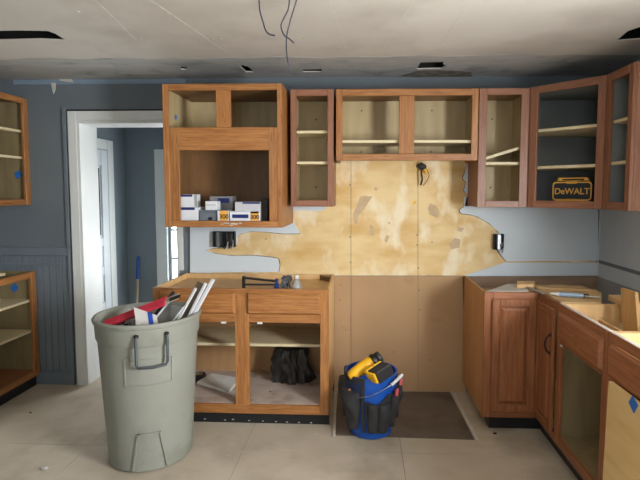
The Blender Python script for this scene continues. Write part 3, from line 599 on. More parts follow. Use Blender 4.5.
# pale panel leaning against it
pl = onX(613, 381, 1.062)
def f(bm):
    ya, yb = pl.y, 1.52; z1 = pl.z
    hexa(bm, [(1.030, ya, 0.001), (1.050, ya, 0.001), (1.050, yb, 0.001), (1.030, yb, 0.001), (1.043, ya, z1), (1.062, ya, z1), (1.062, yb, z1), (1.043, yb, z1)])
PL = tag(make('panel', f, mat('pale_birch', (226, 194, 138), (214, 178, 120), 3, (5, 0.8, 5), 0.55), None, 0.002), 'pale wooden panel with blue tape leaning on the right base cabinet', 'panel')
q = onX(633, 404, 1.040); tape(PL, Fr((1.0295+0.0195*(q.z/pl.z)*0.66, 0, 0), (0, 1, 0), (-1, 0, 0)), q.y, q.z, 0.045, 0.05, 0.5, 0.003)


# ================================================================== things on the floor
def patch(bm, c, rf, z0, z1, t0, t1, d, nt=10, nz=6, inner=0.0, sh=None):
    """a slab wrapped on a round body: angle 0 faces the camera (-Y), d and sh may vary with (s, t)"""
    c = Vector(c); G = []; B = []
    for j in range(nz+1):
        t = j/nz; ga, gb = [], []
        for i in range(nt+1):
            s = i/nt; z = z0+(z1-z0)*t
            if sh: z = sh(s, t)
            a0 = t0(t) if callable(t0) else t0; a1 = t1(t) if callable(t1) else t1; th = R(a0+(a1-a0)*s)
            dd = d(s, t) if callable(d) else d
            for lst, k in ((ga, dd), (gb, inner)):
                r = rf(z)+k; lst.append(bm.verts.new(c+Vector((r*math.sin(th), -r*math.cos(th), z))))
        G.append(ga); B.append(gb)
    for j in range(nz):
        for i in range(nt):
            bm.faces.new([G[j][i], G[j][i+1], G[j+1][i+1], G[j+1][i]]); bm.faces.new([B[j][i], B[j][i+1], B[j+1][i+1], B[j+1][i]])
    for j in range(nz):
        for i in (0, nt): bm.faces.new([G[j][i], G[j+1][i], B[j+1][i], B[j][i]])
    for i in range(nt):
        for j in (0, nz): bm.faces.new([G[j][i], G[j][i+1], B[j][i+1], B[j][i]])
def plank(bm, a, b, wv, th):
    """a board from a to b, wv its half-width vector, th its thickness"""
    a, b, wv = Vector(a), Vector(b), Vector(wv); n = (b-a).cross(wv).normalized()*th/2
    hexa(bm, [a-wv-n, a+wv-n, a+wv+n, a-wv+n, b-wv-n, b+wv-n, b+wv+n, b-wv+n])

# dark square of old flooring where the stove stood, and the strips that edge it
q = [onZ(*p, 0) for p in ((338, 391.6), (450, 392.2), (474.5, 440), (334.5, 435.5))]
tag(make('vinyl_sheet', lambda bm: prism(bm, [[(v.x, v.y) for v in q]], ZF, 0.0003, 0.003), mat('old_vinyl', (92, 82, 74), (108, 98, 88), 4, rough=0.6, c3=(76, 66, 58), s3=3, t3=(0.5, 0.7))), 'dark square sheet of old flooring where the stove stood', 'flooring')
for a, b, lb in (((335.6, 392.5), (334, 436.5), 'white edging strip beside the middle base cabinet'), ((454, 394), (477.6, 441), 'white edging strip on the floor near the corner base cabinet')):
    a, b = onZ(*a, 0.004), onZ(*b, 0.004)
    tag(make('edging_strip', lambda bm: plank(bm, a+Vector((0, 0, 0.003)), b+Vector((0, 0, 0.003)), (0.009, 0, 0), 0.006), M_PLASTER, None, 0.001), lb, 'strip', 'floor edging strips')
for k, (x, y, r, lb) in enumerate(((45, 469, 0.020, 'white plaster chip at the bottom left of the floor'), (30.5, 413, 0.010, 'dark crumb on the floor by the left base cabinet'), (95, 377, 0.016, 'white plaster crumb beside the doorway jamb'), (316, 434, 0.008, 'tiny white chip below the middle base cabinet'), (525, 474, 0.007, 'small pale chip on the floor at lower right'), (456, 399, 0.018, 'white lump at the end of the right edging strip'), (495, 434, 0.014, 'dark wood splinter by the corner base cabinet'))):
    p = onZ(x, y, 0)
    tag(make('plaster_chip', lambda bm: rock(bm, p+Vector((0, 0, r*0.30)), r, r*0.8, r*0.3, k+20), M_DARK if 'dark' in lb else M_PLASTER), lb, 'debris', 'bits of debris on the floor')
for a, b, wd in (((63, 424), (101, 394), 0.010), ((28, 455), (48, 436), 0.006), ((212, 459), (246, 451), 0.013), ((372, 457), (381, 461), 0.010)):
    a, b = onZ(*a, 0.0006), onZ(*b, 0.0006); d = (b-a).normalized(); sd = Vector((-d.y, d.x, 0))*wd/2
    def f(bm):
        rr = random.Random(int(wd*1e4)); n = 7
        for k in range(n):
            if rr.random() < 0.25: continue
            c0 = a.lerp(b, k/n); c1 = a.lerp(b, (k+0.55+0.4*rr.random())/n); w0 = 0.3+0.7*rr.random()
            hexa(bm, [c0-sd*w0, c0+sd*w0, c1+sd*w0*0.6, c1-sd*w0] + [v-Vector((0, 0, 0.0005)) for v in (c0-sd*w0, c0+sd*w0, c1+sd*w0*0.6, c1-sd*w0)])
    make('plaster_smear', f, mat('chalk_smear', (190, 184, 174), (170, 163, 152), 30, rough=0.9), floor)['kind'] = 'stuff'

# ------------------------------------------------------------------ trash can
TC = Vector((-1.198, 2.615, 0)); TH = 0.812
def tr(z): return 0.222 + (0.262-0.222)*min(1, z/0.69)
M_CAN = mat('grey_green_plastic', (134, 136, 126), (142, 144, 134), 4, rough=0.5, c3=(124, 126, 115), s3=7, t3=(0.55, 0.75))
T = thing('trash_can', TC, 'big grey-green plastic trash can full of scrap before the base cabinet', 'trash can')
def f(bm):
    lathe(bm, [(0.20, 0.0), (0.222, 0.012), (tr(0.3), 0.3), (tr(0.69), 0.69), (tr(0.69)+0.004, 0.692), (0.271, 0.705), (0.276, 0.785), (0.283, 0.79), (0.286, TH-0.008), (0.281, TH), (0.268, TH), (0.262, TH-0.02), (0.255, 0.62), (0.214, 0.03), (0.20, 0.02)], TC, 64)
make('body', f, M_CAN, T, smooth=40)
def ringpatch(name, z0, z1, a, aa, d, w_):
    def f(bm):
        patch(bm, TC, tr, z0, z1, a-aa, a-aa+w_*60, d, 2, 6); patch(bm, TC, tr, z0, z1, a+aa-w_*60, a+aa, d, 2, 6)
        patch(bm, TC, tr, z1-w_/4, z1, a-aa+w_*60, a+aa-w_*60, d, 8, 1); patch(bm, TC, tr, z0, z0+w_/4, a-aa+w_*60, a+aa-w_*60, d, 8, 1)
    make(name, f, M_CAN, T, smooth=40)
HA = 27
ringpatch('embossed_frame', 0.485, 0.630, HA-4, 27, 0.005, 0.02)
def f(bm):
    patch(bm, TC, tr, 0.02, 0.225, lambda t: HA-5-23+9*t, lambda t: HA-5-20.5+9*t, 0.009, 2, 8); patch(bm, TC, tr, 0.02, 0.225, lambda t: HA-5+20.5-9*t, lambda t: HA-5+23-9*t, 0.009, 2, 8)
    patch(bm, TC, tr, 0.215, 0.225, HA-5-14, HA-5+14, 0.009, 8, 1)
make('base_grip', f, M_CAN, T, smooth=40)
def surf(th, z, d): return TC+Vector(((0.276+d)*math.sin(R(th)), -(0.276+d)*math.cos(R(th)), z))
def f(bm):
    pts = [surf(HA-15, 0.752, 0.006), surf(HA-15, 0.73, 0.016), surf(HA-15, 0.612, 0.014), surf(HA-13, 0.597, 0.016), surf(HA, 0.595, 0.022), surf(HA+13, 0.597, 0.016), surf(HA+15, 0.612, 0.014), surf(HA+15, 0.73, 0.016), surf(HA+15, 0.752, 0.006)]
    tube(bm, pts, 0.0075, 8)
make('handle', f, mat('dark_grey_plastic', (58, 64, 70), (68, 74, 80), 8, rough=0.45), T, smooth=60)['label'] = 'dark grey hanging handle'
for s in (-15, 15): make('handle_socket', lambda bm: rock(bm, surf(HA+s, 0.757, 0.006), 0.013, 0.010, 0.012, 5), M_DKMETAL, T)
# scrap sticking out of the can
def A(x, y, Y): return onY(x, y, Y)
M_GREYB = mat('grey_board', (92, 92, 90), (104, 104, 100), 8, rough=0.6); M_WPL = mat('white_plastic', (216, 218, 220), (204, 206, 208), 8, rough=0.4)
M_RED = mat('red_plastic', (176, 32, 52), (196, 56, 76), 10, rough=0.4)
a, b = A(104, 325, 2.56), A(166, 301, 2.62); ax = (b-a).normalized()
red = thing('level_tool', a, 'red level-like strip lying across the trash can opening', 'tool')
make('bar', lambda bm: plank(bm, a, b, Vector((0.0, 0.02, 0.018)), 0.018), M_RED, red, 0.002)
make('end_piece', lambda bm: plank(bm, b+ax*0.001, b+ax*0.075, Vector((0.0, 0.012, 0.012)), 0.014), mat('beige_plastic', (190, 176, 160), (150, 136, 122), 20), red, 0.002)
make('end_clip', lambda bm: plank(bm, b+ax*0.03+Vector((0, -0.02, 0.0)), b+ax*0.09+Vector((0, -0.02, 0.0)), Vector((0.0, 0.006, 0.006)), 0.008), M_DKMETAL, red)
def strip(name, top, bot, Yt, Yb, zlow, hw, th, material, label, cat, group=None):
    a, b = A(*top, Yt), A(*bot, Yb); d = (a-b); k = (zlow-b.z)/d.z; low = b+d*k; wv = Vector((hw*0.8, -hw*0.35, -hw*0.5)); wv -= d*(wv.dot(d)/d.length_squared); wv = wv.normalized()*hw
    o = make(name, lambda bm: plank(bm, low, a, wv, th), material, None, 0.0015); return tag(o, label, cat, group)
G = 'scrap in the trash can'
strip('trim_strip', (201, 283), (181, 317), 2.76, 2.68, 0.44, 0.022, 0.012, mat('taupe_strip', (120, 106, 92), (104, 92, 80), 9), 'flat taupe strip among the trim sticking up from the trash can', 'trim strip', G)
strip('trim_strip', (206, 283), (186, 322), 2.68, 2.62, 0.50, 0.008, 0.012, M_WPL, 'white trim strip in front of the taupe one in the trash can', 'trim strip', G)
strip('trim_strip', (213.5, 279), (190, 322), 2.70, 2.63, 0.46, 0.010, 0.012, M_WPL, 'tallest white trim strip rising out of the trash can', 'trim strip', G)
strip('trim_strip', (209, 286), (192, 318), 2.72, 2.68, 0.48, 0.012, 0.010, M_GREYB, 'dark grey strip between white trims in the trash can', 'trim strip', G)
c = A(167, 317, 2.63)
pn = thing('laminate_board', c, 'dark grey panel with white edges in the trash can', 'panel', G)
U = Vector((0.085, 0.0, 0.03)); V = Vector((0.05, 0.045, 0.07))
def quad(bm, c, U, V, th):
    n = U.cross(V).normalized()*th/2
    hexa(bm, [c-U-V-n, c+U-V-n, c+U+V-n, c-U+V-n, c-U-V+n, c+U-V+n, c+U+V+n, c-U+V+n])
U = Vector((0.040, 0.0, -0.010)); V = Vector((0.035, 0.05, 0.055))
make('board', lambda bm: quad(bm, c, U, V, 0.014), M_GREYB, pn, 0.001)
for s in (-1, 1): make('edge_strip', lambda bm: quad(bm, c+U*s*1.16, U.normalized()*0.0055, V*1.03, 0.018), M_WPL, pn, 0.001)
c = A(147, 323.5, 2.51); bx_ = thing('paper_box', c, 'white paper box with blue stripe in the trash can', 'box', G)
U = Vector((0.066, -0.01, -0.018)); V = Vector((-0.028, 0.045, 0.050))
make('carton', lambda bm: quad(bm, c, U, V, 0.03), mat('white_card', (214, 212, 206), (202, 199, 192), 8), bx_, 0.001)
nn = U.cross(V).normalized(); nn = nn if nn.z > 0 else -nn
make('stripe', lambda bm: quad(bm, c+nn*0.0158+U*0.45, U*0.22, V*0.99, 0.0012), mat('print_blue', (30, 70, 170), rough=0.5), bx_)
for k, (x, y, Y, hx, hy, m_, lb) in enumerate(((124, 324, 2.70, 0.05, 0.018, M_DARK, 'black plastic piece behind the red strip in the trash can'), (126, 331, 2.56, 0.04, 0.03, M_GREYB, 'crumpled grey scrap at the left inside the trash can'), (113, 331, 2.60, 0.03, 0.02, M_DARK, 'dark rag lump low inside the trash can'))):
    p = A(x, y, Y)-Vector((0, 0, 0.045)); tag(make('scrap', lambda bm: rock(bm, p, hx, 0.05, hy*2, 60+k, 2), m_), lb, 'scrap', G)
tag(make('rubbish_bag', lambda bm: rock(bm, TC+Vector((0, 0, 0.40)), 0.15, 0.15, 0.24, 77, 3), mat('bag_black', (30, 30, 32), (46, 46, 48), 9, rough=0.35), smooth=60), 'dark rubbish filling the inside of the trash can', 'rubbish')

# ------------------------------------------------------------------ bucket with tool pockets
BC = Vector((0.062, 2.925, 0.0032)); BH = 0.385
def br(z): return 0.131 + 0.026*z/BH
M_BUCKET = mat('blue_bucket', (20, 78, 168), (24, 86, 178), 6, rough=0.35)
T = thing('bucket', BC, 'blue plastic bucket holding tools in the stove space', 'bucket')
def f(bm): lathe(bm, [(0.124, 0), (0.131, 0.005), (br(0.29), 0.29), (br(0.29)+0.007, 0.293), (br(0.30)+0.007, 0.302), (br(0.30), 0.305), (br(0.362), 0.362), (br(0.362)+0.006, 0.364), (br(BH)+0.006, BH), (br(BH)-0.004, BH), (0.126, 0.012)], BC, 48)
make('shell', f, M_BUCKET, T, smooth=45)
hp = [BC+Vector((-0.152, 0.0, 0.335)), BC+Vector((-0.13, -0.12, 0.27)), BC+Vector((-0.02, -0.168, 0.285)), BC+Vector((0.10, -0.155, 0.34)), BC+Vector((0.185, -0.08, 0.385)), BC+Vector((0.175, 0.0, 0.36)), BC+Vector((0.152, 0.02, 0.335))]
hs = smoothpts(hp, 6)
make('bail', lambda bm: tube(bm, hs, 0.0025, 6), M_METAL, T, smooth=60)
ga, gb = A(390, 376, 2.83), A(397.5, 369.5, 2.80)
make('bail_grip', lambda bm: tube(bm, [hs[19], hs[20], hs[22], hs[24]], 0.010, 10), M_WPL, T, smooth=50)['label'] = 'white grip'
M_BAG = mat('black_nylon', (34, 34, 37), (48, 48, 50), 14, rough=0.7, bump=0.3, bscale=120); M_NAVY = mat('navy_nylon', (34, 46, 84), (42, 54, 94), 10, rough=0.7)
org = thing('tool_organizer', BC+Vector((0, 0, 0.02)), 'black pocketed tool organizer wrapped around the blue bucket', 'tool organizer')
make('inner_liner', lambda bm: patch(bm, BC, br, 0.20, 0.376, -100, -18, 0.010, 12, 2, 0.0025), M_NAVY, org, smooth=50)
make('rim_band', lambda bm: patch(bm, BC, br, 0.352, 0.388, -110, -14, 0.014, 12, 2, 0.0075), M_BAG, org, smooth=50)
def pocket(a0, a1, z0, z1, bulge, dz1=0.0, taper=0.55):
    def f(bm):
        mid = (a0+a1)/2
        patch(bm, BC, br, z0, z1, lambda t: mid+(a0-mid)*(taper+(1-taper)*min(1, t*2.2)**0.6), lambda t: mid+(a1-mid)*(taper+(1-taper)*min(1, t*2.2)**0.6),
              lambda s, t: 0.012+bulge*(math.sin(math.pi*s)**0.5 if 0 < s < 1 else 0)*(0.55+0.6*t)*(0.8+0.2*math.sin(9*t+4*s)), 10, 8, 0.0075, lambda s, t: z0+(z1-z0+dz1*s)*t)
    make('pocket', f, M_BAG, org, smooth=60)
pocket(-104, -64, 0.10, 0.335, 0.05); pocket(-70, -26, 0.06, 0.305, 0.065, -0.01)
make('backing', lambda bm: patch(bm, BC, br, 0.06, 0.255, lambda t: -13+8*(1-t)**3, lambda t: 102-22*(1-t)**2, 0.0125, 16, 6, 0.0076, lambda s, t: 0.045+0.05*s*s+(0.20+0.05*s-0.03*math.sin(2.2*math.pi*s)**2)*t), M_BAG, org, smooth=60)
pocket(-9, 17, 0.055, 0.235, 0.020, -0.008, 0.9); pocket(13, 47, 0.050, 0.228, 0.038, 0.008, 0.88); pocket(46, 68, 0.070, 0.262, 0.040, 0.01, 0.8); pocket(68, 98, 0.10, 0.29, 0.042, 0.02, 0.75)
make('flap_strap', lambda bm: patch(bm, BC, br, 0.05, 0.345, lambda t: -20-3*math.sin(3*t), lambda t: -13-3*math.sin(3*t), 0.016, 3, 10, 0.0078), M_BAG, org, smooth=60)
for th, z, cc, lb in ((-50, 0.30, (196, 120, 60), 'orange tool handle in the left bucket pocket'), (57, 0.30, (206, 80, 88), 'red tool handle in the right bucket pocket'), (84, 0.335, (210, 96, 100), 'red tool handle at the far right bucket pocket')):
    r_ = br(z)+0.028; p = BC+Vector((r_*math.sin(R(th)), -r_*math.cos(R(th)), z-0.08))
    tag(make('screwdriver', lambda bm: tube(bm, [p, p+Vector((0, 0, 0.04)), p+Vector((0.004, 0, 0.075)), p+Vector((0.008, 0, 0.085))], [0.009, 0.011, 0.011, 0.006], 10), mat('handle_%d' % th, cc, rough=0.4), smooth=50), lb, 'tool', 'hand tools in the bucket')
# drill
M_YEL = mat('yellow_plastic', (236, 178, 24), (244, 190, 40), 8, rough=0.4); M_BLK = mat('black_rubber', (34, 34, 36), (46, 46, 48), 8, rough=0.55)
h0, h1 = A(349, 377, 2.82), A(372.5, 361.5, 2.88); T = thing('drill', BC+Vector((0, 0, BH)), 'yellow and black cordless drill lying in the blue bucket', 'drill')
ax = (h1-h0).normalized()
make('motor_body', lambda bm: tube(bm, [h0.lerp(h1, t) for t in (0, 0.1, 0.35, 0.6, 0.9, 1.0)], [0.018, 0.032, 0.037, 0.040, 0.040, 0.032], 16), M_YEL, T, smooth=50)
make('gear_case', lambda bm: tube(bm, [h1-ax*0.004, h1+ax*0.014, h1+ax*0.026], [0.040, 0.044, 0.038], 16), M_DKMETAL, T, smooth=40)
make('chuck', lambda bm: tube(bm, [h1+ax*0.026, h1+ax*0.036, h1+ax*0.058, h1+ax*0.064], [0.030, 0.038, 0.036, 0.022], 12), M_BLK, T, smooth=40)
g0 = h0.lerp(h1, 0.55); g1 = A(374, 372, 2.79)
make('grip', lambda bm: tube(bm, [g0, g0.lerp(g1, 0.5), g1], [0.032, 0.026, 0.030], 12), M_YEL, T, smooth=50)
make('trigger', lambda bm: tube(bm, [g0.lerp(g1, 0.3)+ax*0.022, g0.lerp(g1, 0.62)+ax*0.026], 0.009, 8), M_BLK, T, smooth=50)
gd = (g1-g0).normalized(); sd = ax.cross(gd).normalized()
def obox(bm, c, a, b, d): hexa(bm, [c-a-b-d, c+a-b-d, c+a+b-d, c-a+b-d, c-a-b+d, c+a-b+d, c+a+b+d, c-a+b+d])
bt = make('battery', lambda bm: obox(bm, g1+gd*0.040+ax*0.012, ax*0.052, gd*0.036, sd*0.042), M_BLK, T, 0.006, seg=2)
make('battery_plate', lambda bm: obox(bm, g1+gd*0.002+ax*0.008, ax*0.054, gd*0.008, sd*0.044), M_YEL, T, 0.003)
make('battery_side', lambda bm: obox(bm, g1+gd*0.034-ax*0.044, ax*0.010, gd*0.032, sd*0.036), M_YEL, bt, 0.002)
p = A(385, 381, 2.86)
tag(make('glove', lambda bm: rock(bm, p+Vector((0, 0.02, -0.02)), 0.03, 0.03, 0.03, 31, 2), M_PLASTER, smooth=60), 'crumpled white rag inside the bucket beside the drill battery', 'rag')
tag(make('pencil', lambda bm: tube(bm, [A(358.5, 381.5, 2.80), A(364, 379.5, 2.82)], 0.006, 8), M_RED, smooth=50), 'red marker lying on the bucket rim under the drill', 'marker')

# ================================================================== things in and on the cabinets
nz = 1.262+0.0397
def carton(label, px, y0, Yf, dep, z0, body, marks, cat='box'):
    a, b = onY(px[0], 214, Yf).x, onY(px[1], 214, Yf).x; zt_ = z0+(px[3]-px[2])/480*Yf
    T = thing('carton', ((a+b)/2, Yf+dep/2, z0), label, cat, 'small boxes in the niche')
    make('box_body', lambda bm: box(bm, a, b, Yf, Yf+dep, z0, zt_), body, T, 0.0015)
    for nm, (u0, u1, v0, v1), m_ in marks:
        make(nm, lambda bm: box(bm, a+(b-a)*u0, a+(b-a)*u1, Yf-0.0012, Yf-0.0001, z0+(zt_-z0)*v0, z0+(zt_-z0)*v1), m_, T)
    return a, b, z0, zt_, T
M_CARD = mat('box_white', (226, 228, 232), (216, 218, 224), 6, rough=0.5); M_NVY = mat('box_navy', (24, 38, 100), rough=0.4); M_GRY = mat('box_grey', (96, 104, 112), (106, 114, 122), 6, rough=0.5); M_LAB = mat('orange_label', (224, 158, 60), (232, 172, 70), 12, rough=0.5); M_LABRED = mat('red_label', (200, 88, 52), rough=0.5)
_, _, _, zt1, _ = carton('white box with navy stripe, bottom of the niche stack', (180.5, 198, 207.2, 220.6), 0, 3.085, 0.13, nz, M_CARD, [('stripe', (0.03, 0.82, 0.80, 1.0), M_NVY)])
a_, b_, z_, zt_, T = carton('white box with navy stripe and open flap, top of the niche stack', (180.5, 194.5, 193.6, 206.6), 0, 3.085, 0.12, zt1+0.0005, M_CARD, [('stripe', (0.02, 0.86, 0.82, 0.985), M_NVY)])
make('flap', lambda bm: hexa(bm, [(b_, 3.085, z_), (b_+0.028, 3.068, z_), (b_+0.028, 3.070, z_), (b_, 3.088, z_), (b_, 3.085, zt_), (b_+0.020, 3.072, zt_+0.004), (b_+0.020, 3.074, zt_+0.004), (b_, 3.088, zt_)]), M_CARD, T)
carton('dark grey plastic case beside the stacked white boxes', (199.6, 217, 210, 220.6), 0, 3.09, 0.11, nz, M_GRY, [('latch', (0.5, 0.72, 0.05, 0.32), M_DARK), ('lid_line', (0.0, 1.0, 0.80, 0.83), M_DARK)], 'case')
def digits(parent, cx, Y, z, h):
    o = letters('label_digits', '300', h*1.0, M_DARK, parent, 0.0008, 0.0003); o.location = Vector((cx, Y, z))-wloc(parent); o.rotation_euler = (R(90), 0, 0)
for lb, px, m_ in (('small white box with orange number label beside the grey case', (217.6, 228.6, 210.4, 220.6), [('edge', (0.0, 0.12, 0, 1), M_CARD)]), ('long white box with navy band and orange number label', (229.8, 259.8, 211.0, 220.6), [('stripe', (0.08, 0.62, 0.30, 0.68), M_NVY)])):
    u0 = 0.2 if 'small' in lb else 0.69
    a_, b_, z_, zt_, T = carton(lb, px, 0, 3.075, 0.12, nz, M_CARD, m_ + [('number_label', (u0, 0.97, 0.04, 0.98), M_LAB), ('label_top', (u0+0.01, 0.965, 0.80, 0.985), M_LABRED)])
    T.children[-1].location.y -= 0.0004
    digits(T, a_+(b_-a_)*(u0+0.97)/2, 3.075-0.0022, z_+(zt_-z_)*0.42, (zt_-z_)*0.62)
zs_ = nz+10.6/480*3.09
carton('white box with navy stripe lying on the long labelled box', (235, 260.5, 201.6, 211), 0, 3.09, 0.10, nz+(220.6-211.0)/480*3.075+0.0005, mat('box_pale', (196, 196, 200), (186, 186, 190), 6), [('stripe', (0.30, 0.98, 0.80, 0.98), M_NVY)])
carton('grey box with navy stripe at the back of the niche', (210, 233, 198.6, 222.0), 0, 3.22, 0.10, nz, mat('box_greyer', (120, 120, 122), (134, 134, 136), 6), [('stripe', (0.35, 0.85, 0.72, 0.92), M_NVY)])
carton('small white box on top of the dark grey case', (205.5, 217, 200.5, 209.3), 0, 3.10, 0.08, nz+(220.6-210)/480*3.09+0.0008, M_CARD, [('line', (0.1, 0.9, 0.55, 0.60), M_GRY)])
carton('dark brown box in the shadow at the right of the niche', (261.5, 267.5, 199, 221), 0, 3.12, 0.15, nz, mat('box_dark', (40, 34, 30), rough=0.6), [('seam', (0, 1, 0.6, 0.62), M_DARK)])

# tool case in the corner cabinet
fc = Fr(P0 + fd.u*(dW*0.515) - fd.n*0.115 + Vector((0, 0, 0.0363)), fd.u, fd.n)
ps = (587-548)/480*3.2; CWd = 0.25; CH = 0.138
M_CASE = mat('case_black', (24, 32, 40), (30, 38, 46), 6, rough=0.5); M_CY = mat('case_yellow', (214, 160, 62), (224, 172, 76), 6, rough=0.5)
T = thing('tool_case', fc.o, 'black tool case with yellow outline and lettering in the corner cabinet', 'tool case')
make('case_body', lambda bm: fbox(bm, fc, -CWd/2, CWd/2, 0.0, CH, -0.10, 0), M_CASE, T, 0.016, seg=3)
def rr_loop(w_, h_, r, cy):
    out = []
    for cx_, cy_, a0 in ((w_/2-r, h_/2-r, 0), (-w_/2+r, h_/2-r, 90), (-w_/2+r, -h_/2+r, 180), (w_/2-r, -h_/2+r, 270)):
        for k in range(5): a = R(a0+k*22.5); out.append((cx_+r*math.cos(a), cy+cy_+r*math.sin(a)))
    return out
make('outline', lambda bm: prism(bm, [rr_loop(CWd*0.98, CH*0.86, 0.022, CH*0.52), rr_loop(CWd*0.98-0.016, CH*0.86-0.016, 0.016, CH*0.52)], fc, 0.0002, 0.003), M_CY, T)
make('handle', lambda bm: prism(bm, [[(-0.098, CH+0.0), (0.098, CH+0.0), (0.09, CH+0.02), (-0.09, CH+0.02)], [(-0.07, CH+0.003), (0.07, CH+0.003), (0.07, CH+0.013), (-0.07, CH+0.013)]], fc, -0.04, -0.01), M_CY, T)
make('foot_band', lambda bm: prism(bm, [[(-0.115, 0.001), (0.115, 0.001), (0.10, 0.014), (0.045, 0.014), (0.035, 0.022), (-0.035, 0.022), (-0.045, 0.014), (-0.10, 0.014)]], fc, 0.0002, 0.003), M_CY, T)
make('latch', lambda bm: prism(bm, [[(-0.03, CH-0.02), (0.03, CH-0.02), (0.038, CH-0.003), (-0.038, CH-0.003)]], fc, 0.0031, 0.005), M_CY, T)
o = letters('lettering', 'DeWALT', 0.055, M_CY, T, 0.0009, 0.0008, 0.98)
mm = Matrix((fc.u, fc.v, fc.n)).transposed().to_4x4(); mm.translation = fc.p(0, CH*0.50, 0.0012)-fc.o; o.matrix_local = mm
# blue items in the right cabinet
for (x, y), w_, h_, lb in (((616, 180), 0.05, 0.035, 'upper small blue box on the right cabinet shelf bracket'), ((619, 200), 0.07, 0.04, 'small blue box on the right cabinet bottom')):
    pass
zbt = BOTZ+0.0365
tag(make('small_box', lambda bm: box(bm, 1.50, 1.56, 2.735, 2.80, zbt, zbt+0.05), M_TAPE, None, 0.003), 'small blue box on the bottom of the right wall cabinet', 'box')
tape(bpy.data.objects['wall_cabinet.004'] if 'wall_cabinet.004' in bpy.data.objects else mw, Fr((XR-0.0085, 0, 0), (0, 1, 0), (-1, 0, 0)), 2.86+0.07, 1.555, 0.07, 0.05, 0.1)

# on the open top of the middle base cabinet
zp = 0.078+0.806-0.038+0.0004
def T2(x, y, Y): return onY(x, y, Y)
Yb_ = 3.10
bk = thing('metal_bracket', (T2(260, 285, Yb_).x, Yb_, zp), 'dark metal bracket frame standing on the open base cabinet', 'bracket')
l0 = T2(243.5, 276, Yb_); r0 = T2(277, 280, Yb_)
make('leg', lambda bm: box(bm, l0.x-0.008, l0.x+0.010, Yb_-0.012, Yb_+0.012, zp, l0.z), M_DKMETAL, bk, 0.002)
make('top_bar', lambda bm: plank(bm, (l0.x+0.011, Yb_, l0.z-0.012), (r0.x, Yb_, r0.z-0.008), (0, 0.012, 0), 0.012), M_DKMETAL, bk, 0.001)
make('lower_bar', lambda bm: box(bm, l0.x+0.011, r0.x, Yb_-0.010, Yb_+0.010, zp+0.030, zp+0.040), M_DKMETAL, bk, 0.001)
make('leg', lambda bm: box(bm, r0.x-0.010, r0.x, Yb_-0.010, Yb_+0.010, zp, zp+0.030), M_DKMETAL, bk, 0.001)
p = T2(277.5, 284, 3.08); tag(make('clamp', lambda bm: [box(bm, p.x-0.016, p.x+0.014, 3.04, 3.07, zp, zp+0.055), box(bm, p.x-0.010, p.x+0.008, 3.045, 3.065, zp+0.055, zp+0.085)], mat('navy_plastic', (30, 52, 110), rough=0.4), None, 0.004), 'small navy blue clamp beside the metal bracket', 'clamp')
p = T2(286, 284, 3.12)
def f(bm):
    rr = random.Random(4)
    for k in range(4):
        pts = [(p.x+0.035*math.cos(t*1.3+k)*(0.6+0.4*rr.random()), 3.14+0.03*math.sin(t*1.1+k*2), zp+0.008+0.075*abs(math.sin(t*0.8+k*0.7))) for t in range(9)]
        tube(bm, smoothpts(pts, 4), 0.0055, 6)
tag(make('hose_tangle', f, mat('dark_rubber', (40, 46, 54), (110, 116, 122), 40, rough=0.4), smooth=60), 'tangle of dark hose between clamp and clear bottle', 'hose')
clear = mat('clear_plastic', (206, 208, 206), (190, 192, 190), 20, rough=0.15); clear.node_tree.nodes['Principled BSDF'].inputs['Transmission Weight'].default_value = 0.55
p = T2(296.5, 284, 3.10); T = thing('clear_bottle', (p.x, 3.10, zp), 'small clear plastic bottle on the open base cabinet', 'bottle')
make('bottle_body', lambda bm: lathe(bm, [(0.030, 0), (0.036, 0.006), (0.036, 0.030), (0.024, 0.058), (0.013, 0.068), (0.013, 0.078)], (p.x, 3.10, zp), 20), clear, T, smooth=40)
make('bottle_cap', lambda bm: lathe(bm, [(0.015, 0.0785), (0.016, 0.082), (0.014, 0.098), (0.010, 0.100)], (p.x, 3.10, zp), 16), M_WPL, T, smooth=40)

# inside the middle base cabinet
zf = 0.078+0.0604
c0 = onZ(292, 381, zf); c0.y = min(c0.y, 3.42)
def f(bm):
    n, m_ = 72, 24; rings = []; rr = random.Random(9); ph = [rr.random()*6.28 for _ in range(5)]
    for j in range(m_+1):
        t = j/m_; ring = []
        for i in range(n):
            a = 2*math.pi*i/n; wv = 1+0.13*math.sin(5*a+ph[0]+2*t)+0.11*math.sin(9*a+ph[1]-3*t)+0.10*math.sin(14*a+ph[2]+5*t)+0.05*math.sin(6*a+17*t+ph[3])
            rx = (0.135-0.03*t)*wv*(1 if t > 0.06 else 0.9); ry = 0.060*wv
            ring.append(bm.verts.new((c0.x+rx*math.cos(a)+0.012*math.sin(7*t), c0.y+ry*math.sin(a), zf+0.245*t)))
        rings.append(ring)
    for j in range(m_):
        for i in range(n): bm.faces.new([rings[j][i], rings[j][(i+1) % n], rings[j+1][(i+1) % n], rings[j+1][i]])
    bm.faces.new(rings[0]); bm.faces.new(rings[-1])
tag(make('plastic_bag', f, mat('black_bag', (26, 27, 28), (70, 70, 68), 14, (3, 3, 1), rough=0.28, contrast=(0.45, 0.72), bump=1.0, bscale=45), smooth=70), 'crumpled black plastic bag at the back of the base cabinet', 'bag')
q = [onZ(*p, zf) for p in ((197, 386), (212, 379.5), (240, 383), (229, 394))]
def f(bm):
    hexa(bm, [(v.x, v.y, zf+0.0005+h) for v, h in zip(q, (0.010, 0.026, 0.016, 0.0))] + [(v.x, v.y, zf+0.022+h) for v, h in zip(q, (0.010, 0.026, 0.016, 0.0))])
tag(make('white_board', f, mat('white_tile', (220, 220, 216), (206, 204, 198), 12, rough=0.8), None, 0.002), 'broken white tile board lying inside the base cabinet', 'board')
